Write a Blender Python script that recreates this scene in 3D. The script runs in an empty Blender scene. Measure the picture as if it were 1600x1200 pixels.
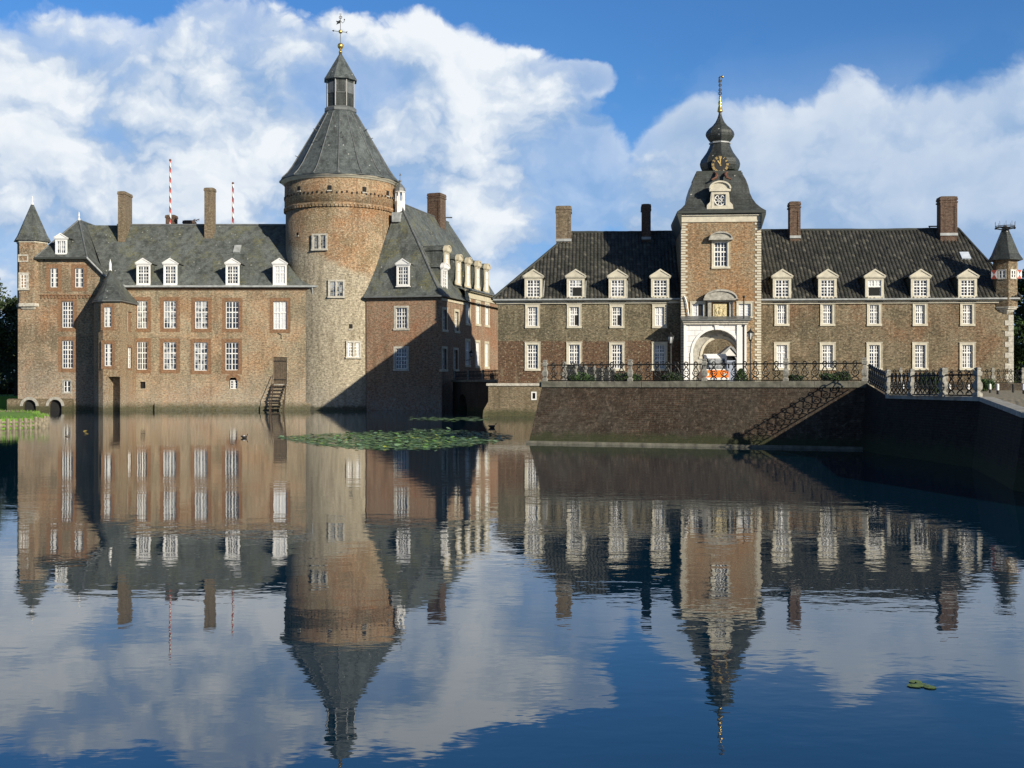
import bpy, bmesh, math, random
from mathutils import Matrix, Vector
R = math.radians
random.seed(7)
S = bpy.context.scene
COL = S.collection

# ------------------------------------------------------------------ camera, sun, sky
EYE = 2.56
cam = bpy.data.cameras.new('camera'); cam.lens = 40.5; cam.sensor_width = 36
cam.clip_end = 6000; cam.clip_start = .1
co = bpy.data.objects.new('camera', cam); COL.objects.link(co)
co.location = (0, 0, EYE); co.rotation_euler = (R(90), 0, 0); S.camera = co
SUN_EL, SUN_AZ = R(20.2), R(138)           # azimuth clockwise from +Y (away from the camera)
sd = Vector((math.sin(SUN_AZ)*math.cos(SUN_EL), math.cos(SUN_AZ)*math.cos(SUN_EL), math.sin(SUN_EL)))
sl = bpy.data.lights.new('sun', 'SUN'); sl.energy = 5.0; sl.angle = R(.5); sl.color = (1, .90, .74)
so = bpy.data.objects.new('sun', sl); COL.objects.link(so)
so.rotation_euler = (-sd).to_track_quat('-Z', 'Y').to_euler(); so.location = (40, -40, 60)
S.view_settings.view_transform = 'Standard'; S.view_settings.look = 'None'
S.view_settings.exposure = .22; S.view_settings.gamma = 1

class NT:
    """small node-tree writer"""
    def __init__(s, tree): s.t = tree; s.L = tree.links
    def n(s, typ, ins=None, **kw):
        nd = s.t.nodes.new(typ)
        for k, v in kw.items(): setattr(nd, k, v)
        for k, v in (ins or {}).items(): s.set(nd.inputs[k], v)
        return nd
    def set(s, sock, v):
        if isinstance(v, bpy.types.NodeSocket): s.L.new(v, sock)
        else:
            if sock.type == 'RGBA' and len(v) == 3: v = (*v, 1)
            sock.default_value = v
    def m(s, op, a, b=0., c=0., clamp=False):
        nd = s.n('ShaderNodeMath', operation=op, use_clamp=clamp)
        for i, v in enumerate((a, b, c)): s.set(nd.inputs[i], v)
        return nd.outputs[0]
    def v(s, op, a, b=(0, 0, 0), out=0, scale=None):
        nd = s.n('ShaderNodeVectorMath', operation=op)
        s.set(nd.inputs[0], a); s.set(nd.inputs[1], b)
        if scale is not None: s.set(nd.inputs['Scale'], scale)
        return nd.outputs[out]
    def noise(s, vec, scale, detail=3, rough=.5, dist=0., out='Fac', dims='3D'):
        nd = s.n('ShaderNodeTexNoise', noise_dimensions=dims, ins={'Vector': vec, 'Scale': scale, 'Detail': detail, 'Roughness': rough, 'Distortion': dist})
        return nd.outputs[out]
    def map(s, x, a, b, c=0., d=1., smooth=False):
        nd = s.n('ShaderNodeMapRange', {0: x, 1: a, 2: b, 3: c, 4: d}, clamp=True)
        if smooth: nd.interpolation_type = 'SMOOTHSTEP'
        return nd.outputs[0]
    def mix(s, f, a, b, blend='MIX'):
        nd = s.n('ShaderNodeMix', data_type='RGBA', blend_type=blend)
        s.set(nd.inputs['Factor'], f); s.set(nd.inputs['A'], a); s.set(nd.inputs['B'], b)
        return nd.outputs['Result']
    def comb(s, x, y, z):
        return s.n('ShaderNodeCombineXYZ', {0: x, 1: y, 2: z}).outputs[0]
    def sep(s, v):
        return s.n('ShaderNodeSeparateXYZ', {0: v}).outputs

W = bpy.data.worlds.new('World'); S.world = W; W.use_nodes = True
W.node_tree.nodes.clear()
w = NT(W.node_tree)
sky = w.n('ShaderNodeTexSky', sky_type='NISHITA', sun_disc=False, sun_elevation=SUN_EL, sun_rotation=SUN_AZ,
          altitude=50, air_density=1.0, dust_density=.6, ozone_density=2.5)
SKY_STRENGTH = .1
direc = w.n('ShaderNodeTexCoord').outputs['Generated']
dx, dy, dz = w.sep(direc)
az = w.m('ARCTAN2', dx, dy)
el = w.m('ARCSINE', dz)
def azel(px, py):
    a = math.atan((px-800)/1800)
    return a, math.atan((600-py)/1800*math.cos(a))
P = w.comb(az, el, 0.)
# slow warp gives the cloud outlines their billows
wn = w.n('ShaderNodeTexNoise', {'Vector': P, 'Scale': 11., 'Detail': 6., 'Roughness': .6}, noise_dimensions='2D')
warp = w.v('SCALE', w.v('SUBTRACT', wn.outputs['Color'], (.5, .5, .5)), scale=.045)
PW = w.v('ADD', P, warp)
# cumulus banks: (x, y, half width, half height) as seen from the quay; turned into compass bearing and height
BANKS = [(40, 175, 260, 145), (150, 180, 170, 130), (370, 150, 150, 140), (520, 200, 200, 150), (680, 170, 170, 120), (800, 160, 130, 92), (890, 122, 75, 34),
         (885, 250, 110, 75), (975, 300, 110, 50), (330, 340, 520, 120), (0, 330, 200, 160), (700, 330, 300, 70),
         (1085, 255, 100, 100), (1200, 300, 160, 150), (1330, 300, 170, 160), (1450, 300, 150, 165), (1590, 300, 170, 190), (1360, 380, 420, 120), (1800, 320, 260, 215),
         (-250, 220, 330, 170), (1950, 330, 250, 190)]
def blob(Q, lst):
    acc = None
    for (x, y, rx, ry) in lst:
        a, e = azel(x, y)
        d = w.v('MULTIPLY', w.v('SUBTRACT', Q, (a, e, 0)), (1800/rx, 1800/ry, 0))
        b = w.m('SUBTRACT', 1.0, w.v('LENGTH', d, out=1))
        acc = b if acc is None else w.n('ShaderNodeMath', {0: acc, 1: b, 2: .1}, operation='SMOOTH_MAX').outputs[0]
    return acc
base = blob(w.v('ADD', P, w.v('SCALE', warp, scale=.6)), BANKS)
top = w.m('SUBTRACT', base, blob(w.v('ADD', w.v('ADD', P, (.004, .028, 0)), w.v('SCALE', warp, scale=.6)), BANKS))   # how fast the bank thins out upwards
back = w.map(dy, .25, -.05)                        # behind the camera: plain scattered cloud
def puffs(Q, det):                                  # rounded cauliflower heads plus fine fray
    vo = w.n('ShaderNodeTexVoronoi', {'Vector': w.v('MULTIPLY', Q, (1., 1.3, 1.)), 'Scale': 13., 'Detail': det, 'Roughness': .55, 'Lacunarity': 2.3}, feature='SMOOTH_F1', normalize=True, voronoi_dimensions='2D')
    w.set(vo.inputs['Smoothness'], .35)
    nz = w.noise(w.v('MULTIPLY', Q, (1., 1.35, 1.)), 8.5, det+5, .58, dims='2D')
    return w.m('ADD', w.m('MULTIPLY', w.m('SUBTRACT', .42, vo.outputs['Distance']), 1.0), w.m('MULTIPLY', w.m('SUBTRACT', nz, .5), 1.0))
fb = puffs(PW, 3.)
fb2 = puffs(w.v('ADD', PW, (.012, .016, 0)), 2.)
big = w.noise(w.v('MULTIPLY', PW, (1., 1.6, 1.)), 5.5, 4, .55, dims='2D')
solid = w.map(az, .08, .14)                        # the right-hand bank is closed, the left one broken
dens = w.m('ADD', base, w.m('MULTIPLY', fb, w.m('SUBTRACT', .62, w.m('MULTIPLY', solid, .26))))
cover = w.map(dens, .0, .19, smooth=True)
gap = w.map(w.m('ADD', big, w.m('MULTIPLY', fb, .45)), .36, .54, .62, 1., smooth=True)
cover = w.m('MULTIPLY', cover, w.m('MAXIMUM', gap, solid))
thin = w.m('MULTIPLY', w.map(el, .30, .05, 0., .95, smooth=True), w.map(w.m('ADD', big, w.m('MULTIPLY', fb, .4)), .34, .54, smooth=True))
cover = w.m('MAXIMUM', cover, thin)
bcov = w.map(w.noise(direc, 3., 6., .55), .66, .8, 0., .5, smooth=True)
cover = w.m('ADD', w.m('MULTIPLY', cover, w.m('SUBTRACT', 1., back)), w.m('MULTIPLY', bcov, back))
relief = w.m('MULTIPLY', w.m('SUBTRACT', fb, fb2), w.m('SUBTRACT', .95, w.m('MULTIPLY', solid, .5)))
rim = w.m('MULTIPLY', w.map(dens, .0, .55, .55, 0.08), w.map(top, -.02, .3, -.3, 1.))   # sunlit tops brightest, undersides grey
puff = w.m('MULTIPLY', w.map(w.m('ADD', big, w.m('MULTIPLY', fb, .6)), .49, .68, 0., .62), w.m('SUBTRACT', 1., w.m('MULTIPLY', solid, .6)))
lum = w.m('ADD', w.m('ADD', w.m('ADD', w.m('SUBTRACT', .20, w.m('MULTIPLY', solid, .2)), relief), rim), puff, clamp=True)
ccol = w.mix(lum, (.28, .41, .61), (.75, .79, .83))
away = w.m('MAXIMUM', back, w.map(el, .42, .75))      # sky overhead and behind the camera, dimmed and greyed to cut blue fill
skyc = w.v('MULTIPLY', sky.outputs[0], w.mix(away, (.42, .78, 1.18), (.42, .47, .54)))
skyc = w.v('SCALE', skyc, scale=SKY_STRENGTH)
skyc = w.mix(w.map(el, .24, .03, 0., .85), skyc, (.20, .37, .72))   # paler air towards the horizon
final = w.mix(cover, skyc, ccol)
bg = w.n('ShaderNodeBackground', {'Color': final, 'Strength': 1.0})
out = w.n('ShaderNodeOutputWorld'); w.L.new(bg.outputs[0], out.inputs[0])

# ------------------------------------------------------------------ materials
MATS = {}
def newmat(name):
    m = bpy.data.materials.new(name); m.use_nodes = True
    nt = NT(m.node_tree); b = m.node_tree.nodes['Principled BSDF']
    MATS[name] = m
    return m, nt, b
def plain(name, col, rough=.6, metal=0., var=.25, scale=3., bump=0., spec=.5):
    m, t, b = newmat(name)
    oc = t.n('ShaderNodeTexCoord').outputs['Object']
    n = t.noise(oc, scale, 5, .6)
    c = t.mix(t.map(n, .3, .7), tuple(x*(1-var) for x in col), tuple(min(1, x*(1+var)) for x in col))
    t.set(b.inputs['Base Color'], c); b.inputs['Roughness'].default_value = rough; b.inputs['Metallic'].default_value = metal
    b.inputs['Specular IOR Level'].default_value = spec
    if bump:
        bp = t.n('ShaderNodeBump', {'Height': n, 'Strength': bump, 'Distance': .05}); t.set(b.inputs['Normal'], bp.outputs[0])
    return m
def wall_uv(t):
    """metres along and up a face, whatever way it looks (object space)"""
    oc = t.n('ShaderNodeTexCoord').outputs['Object']
    N = t.n('ShaderNodeVectorTransform', {0: t.n('ShaderNodeNewGeometry').outputs['True Normal']}, vector_type='NORMAL', convert_from='WORLD', convert_to='OBJECT').outputs[0]
    tg = t.v('NORMALIZE', t.v('CROSS_PRODUCT', (0, 0, 1), N)); bt = t.v('CROSS_PRODUCT', N, tg)
    return oc, t.v('DOT_PRODUCT', oc, tg, out=1), t.v('DOT_PRODUCT', oc, bt, out=1)
def brick(name, c1, c2, mort, patch, pale, cyl=0., bw=.27, bh=.09, patchy=.6, specks=.5, base_pale=0., moss=0., plaster=None, msize=.014, lowred=None, relief=.5, dirt=.45, grey=None):
    m, t, b = newmat(name)
    oc, u, v_ = wall_uv(t)
    x, y, z = t.sep(oc)
    if cyl: u = t.m('MULTIPLY', t.m('ARCTAN2', x, t.m('MULTIPLY', y, -1.)), cyl)
    vec = t.comb(u, z, 0.)
    bt = t.n('ShaderNodeTexBrick', {'Vector': vec, 'Color1': c1, 'Color2': c2, 'Mortar': mort, 'Scale': 1., 'Mortar Size': msize,
                                    'Mortar Smooth': .3, 'Bias': 0., 'Brick Width': bw, 'Row Height': bh})
    c = bt.outputs['Color']
    n1 = t.noise(oc, .28, 6, .62, .4)
    c = t.mix(t.m('MULTIPLY', t.map(n1, .46, .64), patchy), c, patch)
    if grey:                                          # weathered and re-pointed patches
        ng = t.noise(t.v('ADD', oc, (31, 7, 13)), .33, 5, .6, .5)
        c = t.mix(t.map(ng, .48, .60, 0., .62), c, grey)
        rep_ = t.n('ShaderNodeTexVoronoi', {'Vector': t.comb(t.m('MULTIPLY', u, .42), t.m('MULTIPLY', z, .55), 0.), 'Scale': 1.}, feature='F1', distance='CHEBYCHEV')
        c = t.mix(1., c, t.comb(*[t.map(t.sep(rep_.outputs['Color'])[0], 0., 1., .84, 1.14)]*3), 'MULTIPLY')
    if lowred:                                        # an older band of redder brick with an uneven top course
        zz, colr, x1 = lowred
        f = t.m('LESS_THAN', t.m('SUBTRACT', z, t.m('MULTIPLY', t.m('SUBTRACT', n1, .5), .25)), zz)
        c = t.mix(t.m('MULTIPLY', f, .62), c, colr)
    if plaster:
        zz, col, amp = plaster
        ed = t.m('ADD', z, t.m('MULTIPLY', t.m('SUBTRACT', t.noise(oc, .22, 7, .6), .5), amp))
        ed = t.m('ADD', ed, t.m('MULTIPLY', x, .38))
        f = t.map(ed, zz-.5, zz+.5, 1., 0.)
        rub = t.mix(t.map(t.noise(oc, 3.4, 4, .7), .3, .7), tuple(k*.62 for k in col), tuple(k*1.25 for k in col))
        c = t.mix(t.m('MULTIPLY', f, .9), c, rub)
    n2 = t.noise(oc, 7.5, 4, .75)
    c = t.mix(1., c, t.comb(*[t.map(n2, .25, .75, 1.-specks, 1.+specks)]*3), 'MULTIPLY')
    n2b = t.noise(t.comb(u, t.m('MULTIPLY', z, 2.1), 0.), 3.6, 2, .7)
    c = t.mix(1., c, t.comb(*[t.map(n2b, .3, .7, 1.-specks*.75, 1.+specks*.75)]*3), 'MULTIPLY')
    n3 = t.noise(t.v('ADD', oc, (9, 4, 2)), 6., 3, .65)
    c = t.mix(t.map(n3, .57, .66, 0., .8), c, pale)
    streak = t.noise(t.v('MULTIPLY', oc, (1.6, 1.6, .16)), 1.2, 4, .6)
    c = t.mix(t.map(streak, .5, .72, 0., dirt), c, tuple(k*.35 for k in c2))
    lime = t.noise(t.comb(t.m('MULTIPLY', u, 2.2), t.m('MULTIPLY', z, .22), 3.), 1.1, 5, .65)
    c = t.mix(t.map(lime, .60, .74, 0., .42), c, pale)
    if base_pale:
        f = t.m('MULTIPLY', t.map(t.m('SUBTRACT', z, t.m('MULTIPLY', t.noise(oc, .8, 6, .7), 5.)), -2.2, base_pale-2.2, 1., 0.), t.map(n3, .38, .56))
        c = t.mix(t.m('MULTIPLY', f, .55), c, (.42, .39, .34))
    if moss:
        f = t.map(t.m('SUBTRACT', z, t.m('MULTIPLY', t.noise(oc, 1.5, 4, .7), .8)), -.1, moss-.4, 1., 0.)
        c = t.mix(t.m('MULTIPLY', f, .75), c, (.045, .055, .025))
    t.set(b.inputs['Base Color'], c); b.inputs['Roughness'].default_value = .9; b.inputs['Specular IOR Level'].default_value = .2
    h = t.m('SUBTRACT', t.m('MULTIPLY', n2, .6), t.m('MULTIPLY', bt.outputs['Fac'], .5))
    bp = t.n('ShaderNodeBump', {'Height': h, 'Strength': relief, 'Distance': .04}); t.set(b.inputs['Normal'], bp.outputs[0])
    return m
def slate(name, col, moss, mossamt=.5, rough=.62, cyl=0., rows=(.32, .2), yz=1.5):
    m, t, b = newmat(name)
    oc, u, v_ = wall_uv(t)
    x, y, z = t.sep(oc)
    if cyl: u = t.m('MULTIPLY', t.m('ARCTAN2', x, t.m('MULTIPLY', y, -1.)), cyl)
    vec = t.comb(u, v_, 0.)
    bt = t.n('ShaderNodeTexBrick', {'Vector': vec, 'Color1': tuple(k*.72 for k in col), 'Color2': tuple(k*1.35 for k in col), 'Mortar': tuple(k*.4 for k in col),
                                    'Scale': 1., 'Mortar Size': .012, 'Brick Width': rows[0], 'Row Height': rows[1], 'Mortar Smooth': .2})
    c = bt.outputs['Color']
    n1 = t.noise(oc, .45, 6, .65, .3)
    c = t.mix(t.map(n1, .38, .66, 0., .8), c, tuple(k*1.6 for k in col))
    stre = t.noise(t.v('MULTIPLY', oc, (1.7, 1.7, .22)), 1.3, 5, .65)
    c = t.mix(t.map(stre, .46, .66, 0., .75), c, tuple(k*.4 for k in col))
    n2 = t.noise(t.v('ADD', oc, (5, 2, 8)), .5, 7, .72)
    n2b = t.noise(oc, 5., 3, .7)
    c = t.mix(t.m('MULTIPLY', t.m('MULTIPLY', t.map(n2, .5, .66), t.map(n2b, .4, .62)), mossamt), c, moss)
    wh = t.n('ShaderNodeTexVoronoi', {'Vector': oc, 'Scale': 1.1})
    c = t.mix(t.m('MULTIPLY', t.m('LESS_THAN', wh.outputs['Distance'], .075), .8), c, (.42, .43, .4))
    n4 = t.noise(oc, 9., 3, .7)
    c = t.mix(1., c, t.comb(*[t.map(n4, .3, .7, .7, 1.35)]*3), 'MULTIPLY')
    t.set(b.inputs['Base Color'], c); b.inputs['Roughness'].default_value = rough; b.inputs['Specular IOR Level'].default_value = .3
    h = t.m('SUBTRACT', t.m('MULTIPLY', n4, .5), bt.outputs['Fac'])
    bp = t.n('ShaderNodeBump', {'Height': h, 'Strength': .5, 'Distance': .03}); t.set(b.inputs['Normal'], bp.outputs[0])
    return m

brick('castle_brick', (.325, .215, .125), (.255, .215, .145), (.40, .37, .28), (.345, .20, .105), (.50, .44, .32), base_pale=3.5, moss=.9, specks=.6, grey=(.21, .19, .13))
brick('pavilion_brick', (.295, .185, .11), (.235, .19, .125), (.34, .31, .23), (.26, .13, .06), (.46, .41, .31), base_pale=6., moss=.7, specks=.65, grey=(.15, .13, .09))
brick('bay_brick', (.28, .18, .095), (.21, .165, .105), (.33, .30, .22), (.29, .155, .075), (.48, .43, .31), base_pale=3.5, moss=.9, specks=.6)
brick('tower_brick', (.32, .19, .105), (.25, .19, .12), (.35, .31, .22), (.32, .15, .06), (.53, .46, .33), cyl=5.5, plaster=(14.6, (.385, .35, .265), 6.), base_pale=3.0, moss=.5, specks=.6, grey=(.2, .165, .1))
brick('east_brick', (.285, .15, .09), (.225, .155, .10), (.34, .29, .215), (.30, .14, .075), (.36, .31, .22), base_pale=2.5, specks=.55)
brick('court_brick', (.165, .125, .077), (.13, .115, .075), (.25, .23, .165), (.12, .098, .058), (.36, .33, .235), bw=.25, bh=.08, patchy=.5, lowred=(6.0, (.10, .043, .026), 0), specks=.7, grey=(.1, .09, .06))
brick('court_brick_plain', (.18, .128, .077), (.14, .118, .077), (.26, .23, .165), (.165, .088, .046), (.37, .33, .235), bw=.25, bh=.08, patchy=.7, specks=.7, grey=(.105, .092, .06))
brick('gate_brick', (.28, .165, .083), (.21, .16, .10), (.34, .30, .21), (.31, .155, .065), (.48, .42, .3), specks=.65)
brick('chimney_brick', (.19, .135, .09), (.15, .12, .08), (.24, .21, .16), (.15, .12, .07), (.3, .27, .2), patchy=.4)
brick('dark_chimney_brick', (.12, .07, .05), (.095, .065, .048), (.15, .12, .095), (.095, .062, .045), (.2, .16, .12), patchy=.4)
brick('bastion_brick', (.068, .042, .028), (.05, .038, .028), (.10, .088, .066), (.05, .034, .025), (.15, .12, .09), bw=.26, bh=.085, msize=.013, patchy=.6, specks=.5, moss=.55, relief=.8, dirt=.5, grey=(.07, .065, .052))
brick('causeway_shade_brick', (.03, .02, .016), (.022, .018, .015), (.038, .034, .028), (.022, .018, .015), (.045, .038, .03), bw=.26, bh=.085, msize=.013, patchy=.5, specks=.4, moss=.8, relief=.8)  # near-black version of the bastion brick: the wall's shade deepened in its colour
brick('quay_brick', (.18, .13, .078), (.14, .115, .075), (.26, .235, .17), (.13, .10, .058), (.32, .28, .2), moss=.7)
brick('red_trim', (.25, .125, .065), (.2, .115, .062), (.29, .21, .14), (.21, .11, .056), (.3, .22, .14), specks=.4, patchy=.3)
slate('castle_slate', (.098, .11, .104), (.17, .16, .055), .8)
slate('pavilion_slate', (.082, .093, .09), (.13, .125, .05), .5)
slate('tower_slate', (.085, .099, .10), (.09, .09, .06), .2, cyl=4.)
slate('onion_slate', (.042, .048, .046), (.07, .08, .06), .2, rough=.45, rows=(.25, .16))
slate('gate_slate', (.05, .056, .054), (.08, .08, .06), .2, rough=.5)
m, t, b = newmat('pantile')                           # each tile its own shade, some bleached or lichened
g = t.n('ShaderNodeNewGeometry').outputs['Random Per Island']; oc = t.n('ShaderNodeTexCoord').outputs['Object']
c = t.mix(g, (.028, .029, .026), (.085, .083, .070)); c = t.mix(t.m('MULTIPLY', t.m('GREATER_THAN', g, .93), .6), c, (.16, .155, .125))
c = t.mix(t.map(t.noise(oc, .6, 6, .65), .42, .68, 0., .6), c, (.055, .058, .045)); c = t.mix(t.map(t.noise(oc, 7., 3, .6), .55, .7, 0., .5), c, (.12, .12, .1))
t.set(b.inputs['Base Color'], c); b.inputs['Roughness'].default_value = .42
plain('white_paint', (.78, .78, .76), .5, var=.06, scale=2.)
plain('cream_stone', (.54, .51, .41), .75, var=.18, scale=2.5, bump=.2)
plain('yellow_stone', (.54, .49, .36), .7, var=.16, scale=2.5)
plain('grey_stone', (.34, .33, .29), .85, var=.4, scale=4., bump=.4)
plain('pale_stone', (.46, .44, .38), .85, var=.35, scale=5., bump=.4)
plain('post_stone', (.26, .255, .225), .9, var=.5, scale=7., bump=.5)
plain('coping_stone', (.17, .165, .13), .9, var=.5, scale=3., bump=.5)
plain('lead', (.13, .14, .14), .45, var=.3, scale=2.)
plain('lead_pale', (.33, .35, .35), .5, var=.3, scale=2.)
plain('dark_soffit', (.035, .042, .038), .7)
plain('void_shade', (.012, .012, .012), .9)  # near-black fill: the darkness inside openings put into the colour
plain('iron', (.012, .014, .013), .5)
plain('gilding', (.75, .52, .16), .3, metal=.85, var=.15)
plain('clock_gold', (.50, .36, .13), .45, var=.1)
plain('clock_black', (.012, .012, .012), .6)
plain('rust_iron', (.14, .06, .035), .6)
plain('wood_dark', (.055, .035, .022), .7, var=.4, scale=6.)
plain('wood_weathered', (.10, .075, .05), .8, var=.4, scale=6.)
plain('stake_wood', (.22, .195, .14), .85, var=.5, scale=5.)
plain('soil', (.035, .03, .022), .95)
plain('orange_paint', (.85, .20, .012), .4, var=.06)
plain('rubber', (.015, .015, .015), .8)
plain('lamp_glass', (.55, .58, .58), .15, var=.1)
plain('headlamp', (.7, .68, .6), .2, var=.1)
plain('relief_stone', (.55, .47, .27), .7, var=.5, scale=9., bump=.9)
plain('shaded_door', (.34, .40, .52), .6, var=.05)  # pale panel doors, bluish courtyard shade put into the colour
plain('canvas', (.55, .62, .72), .8, var=.12)
plain('curtain', (.62, .64, .66), .35, var=.15, scale=5., spec=.6)
plain('red_shutter', (.42, .08, .05), .6)
plain('bark', (.05, .038, .026), .9, var=.4, scale=6.)
plain('twigs', (.08, .06, .04), .95)
plain('duck_feather', (.02, .019, .017), .6)
plain('duck_white', (.7, .7, .68), .6)
plain('bill', (.3, .2, .05), .5)
plain('leaf_yellow', (.55, .40, .06), .6)

m, t, b = newmat('glass')
oc = t.n('ShaderNodeTexCoord').outputs['Object']
t.set(b.inputs['Base Color'], t.mix(t.map(t.noise(oc, 1.6, 3), .45, .7), (.012, .014, .016), (.10, .11, .12)))
b.inputs['Roughness'].default_value = .06; b.inputs['Specular IOR Level'].default_value = .7
bp = t.n('ShaderNodeBump', {'Height': t.noise(oc, 1.3, 2), 'Strength': .12, 'Distance': .05}); t.set(b.inputs['Normal'], bp.outputs[0])

m, t, b = newmat('glass_pale')                       # panes blotched with paler grey
oc = t.n('ShaderNodeTexCoord').outputs['Object']
t.set(b.inputs['Base Color'], t.mix(t.map(t.noise(oc, 2.3, 3), .42, .58), (.03, .035, .04), (.36, .38, .39)))
b.inputs['Roughness'].default_value = .06; b.inputs['Specular IOR Level'].default_value = .7

m, t, b = newmat('portal_plaster')                    # white rusticated blocks
oc = t.n('ShaderNodeTexCoord').outputs['Object']; x, y, z = t.sep(oc)
bt = t.n('ShaderNodeTexBrick', {'Vector': t.comb(t.m('ADD', x, y), z, 0.), 'Color1': (.8, .8, .78), 'Color2': (.74, .74, .73), 'Mortar': (.33, .34, .36), 'Scale': 1.,
                                'Mortar Size': .018, 'Brick Width': .9, 'Row Height': .42})
st = t.noise(t.v('MULTIPLY', oc, (2, 2, .5)), 2., 4)
t.set(b.inputs['Base Color'], t.mix(t.map(st, .5, .8, 0., .4), bt.outputs['Color'], (.5, .5, .47))); b.inputs['Roughness'].default_value = .7

m, t, b = newmat('candy_stripe')                      # barber-pole flagstaff
oc = t.n('ShaderNodeTexCoord').outputs['Object']; x, y, z = t.sep(oc)
f = t.m('FRACT', t.m('ADD', t.m('MULTIPLY', z, .95), t.m('DIVIDE', t.m('ARCTAN2', y, x), 2*math.pi)))
c = t.mix(t.m('GREATER_THAN', f, .42), (.75, .72, .70), (.42, .04, .03))
c = t.mix(t.m('GREATER_THAN', f, .78), c, (.03, .02, .02))
t.set(b.inputs['Base Color'], c)

m, t, b = newmat('grass')
oc = t.n('ShaderNodeTexCoord').outputs['Object']
t.set(b.inputs['Base Color'], t.mix(t.map(t.noise(oc, .5, 8, .7), .3, .7), (.11, .25, .03), (.20, .37, .06))); b.inputs['Roughness'].default_value = .9
bp = t.n('ShaderNodeBump', {'Height': t.noise(oc, 12., 3), 'Strength': .8, 'Distance': .1}); t.set(b.inputs['Normal'], bp.outputs[0])

m, t, b = newmat('cobbles')
oc = t.n('ShaderNodeTexCoord').outputs['Object']
vo = t.n('ShaderNodeTexVoronoi', {'Vector': oc, 'Scale': 6.})
c = t.mix(t.map(vo.outputs['Distance'], .1, .7), (.40, .35, .24), (.16, .14, .10))
c = t.mix(t.map(t.noise(oc, .6, 6, .7), .35, .7, 0., .6), c, (.3, .26, .17))
t.set(b.inputs['Base Color'], c); b.inputs['Roughness'].default_value = .9
bp = t.n('ShaderNodeBump', {'Height': vo.outputs['Distance'], 'Strength': .8, 'Distance': .05}); bp.invert = True; t.set(b.inputs['Normal'], bp.outputs[0])

def leafmat(name, a, bcol):
    m, t, b = newmat(name)
    oc = t.n('ShaderNodeTexCoord').outputs['Object']
    g = t.n('ShaderNodeNewGeometry').outputs['Random Per Island']
    c = t.mix(g, a, bcol)
    t.set(b.inputs['Base Color'], c); b.inputs['Roughness'].default_value = .55
    return m
leafmat('leaf_dark', (.010, .022, .007), (.035, .06, .016))
leafmat('leaf_mid', (.018, .045, .012), (.05, .09, .022))
leafmat('leaf_blue', (.015, .035, .022), (.035, .07, .035))
leafmat('pad_dark', (.07, .18, .04), (.18, .34, .08))
leafmat('pad_clump', (.09, .15, .04), (.17, .24, .06))
leafmat('pad_grey', (.15, .27, .15), (.23, .36, .19))
leafmat('pad_light', (.16, .25, .04), (.45, .48, .07))

m, t, b = newmat('moat_water')
oc = t.n('ShaderNodeTexCoord').outputs['Object']
r1 = t.noise(t.v('MULTIPLY', oc, (.8, 1.25, 1.)), 1.6, 3, .5, .3)
r2 = t.noise(t.v('MULTIPLY', oc, (.5, 1.3, 1.)), .55, 2, .5)
r3 = t.noise(t.v('MULTIPLY', oc, (.7, 1.1, 1.)), 6., 2, .5)
calm = t.map(t.noise(oc, .045, 3, .55), .38, .64, .25, 1.25)
h = t.m('ADD', t.m('ADD', t.m('MULTIPLY', r1, .0042), t.m('MULTIPLY', r2, .005)), t.m('MULTIPLY', r3, .0013))
h = t.m('MULTIPLY', h, calm)
bp = t.n('ShaderNodeBump', {'Height': h, 'Strength': 1., 'Distance': 1.})
t.set(b.inputs['Normal'], bp.outputs[0])
b.inputs['Base Color'].default_value = (.0008, .02, .042, 1); b.inputs['Roughness'].default_value = .012; b.inputs['IOR'].default_value = 1.7

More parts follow.
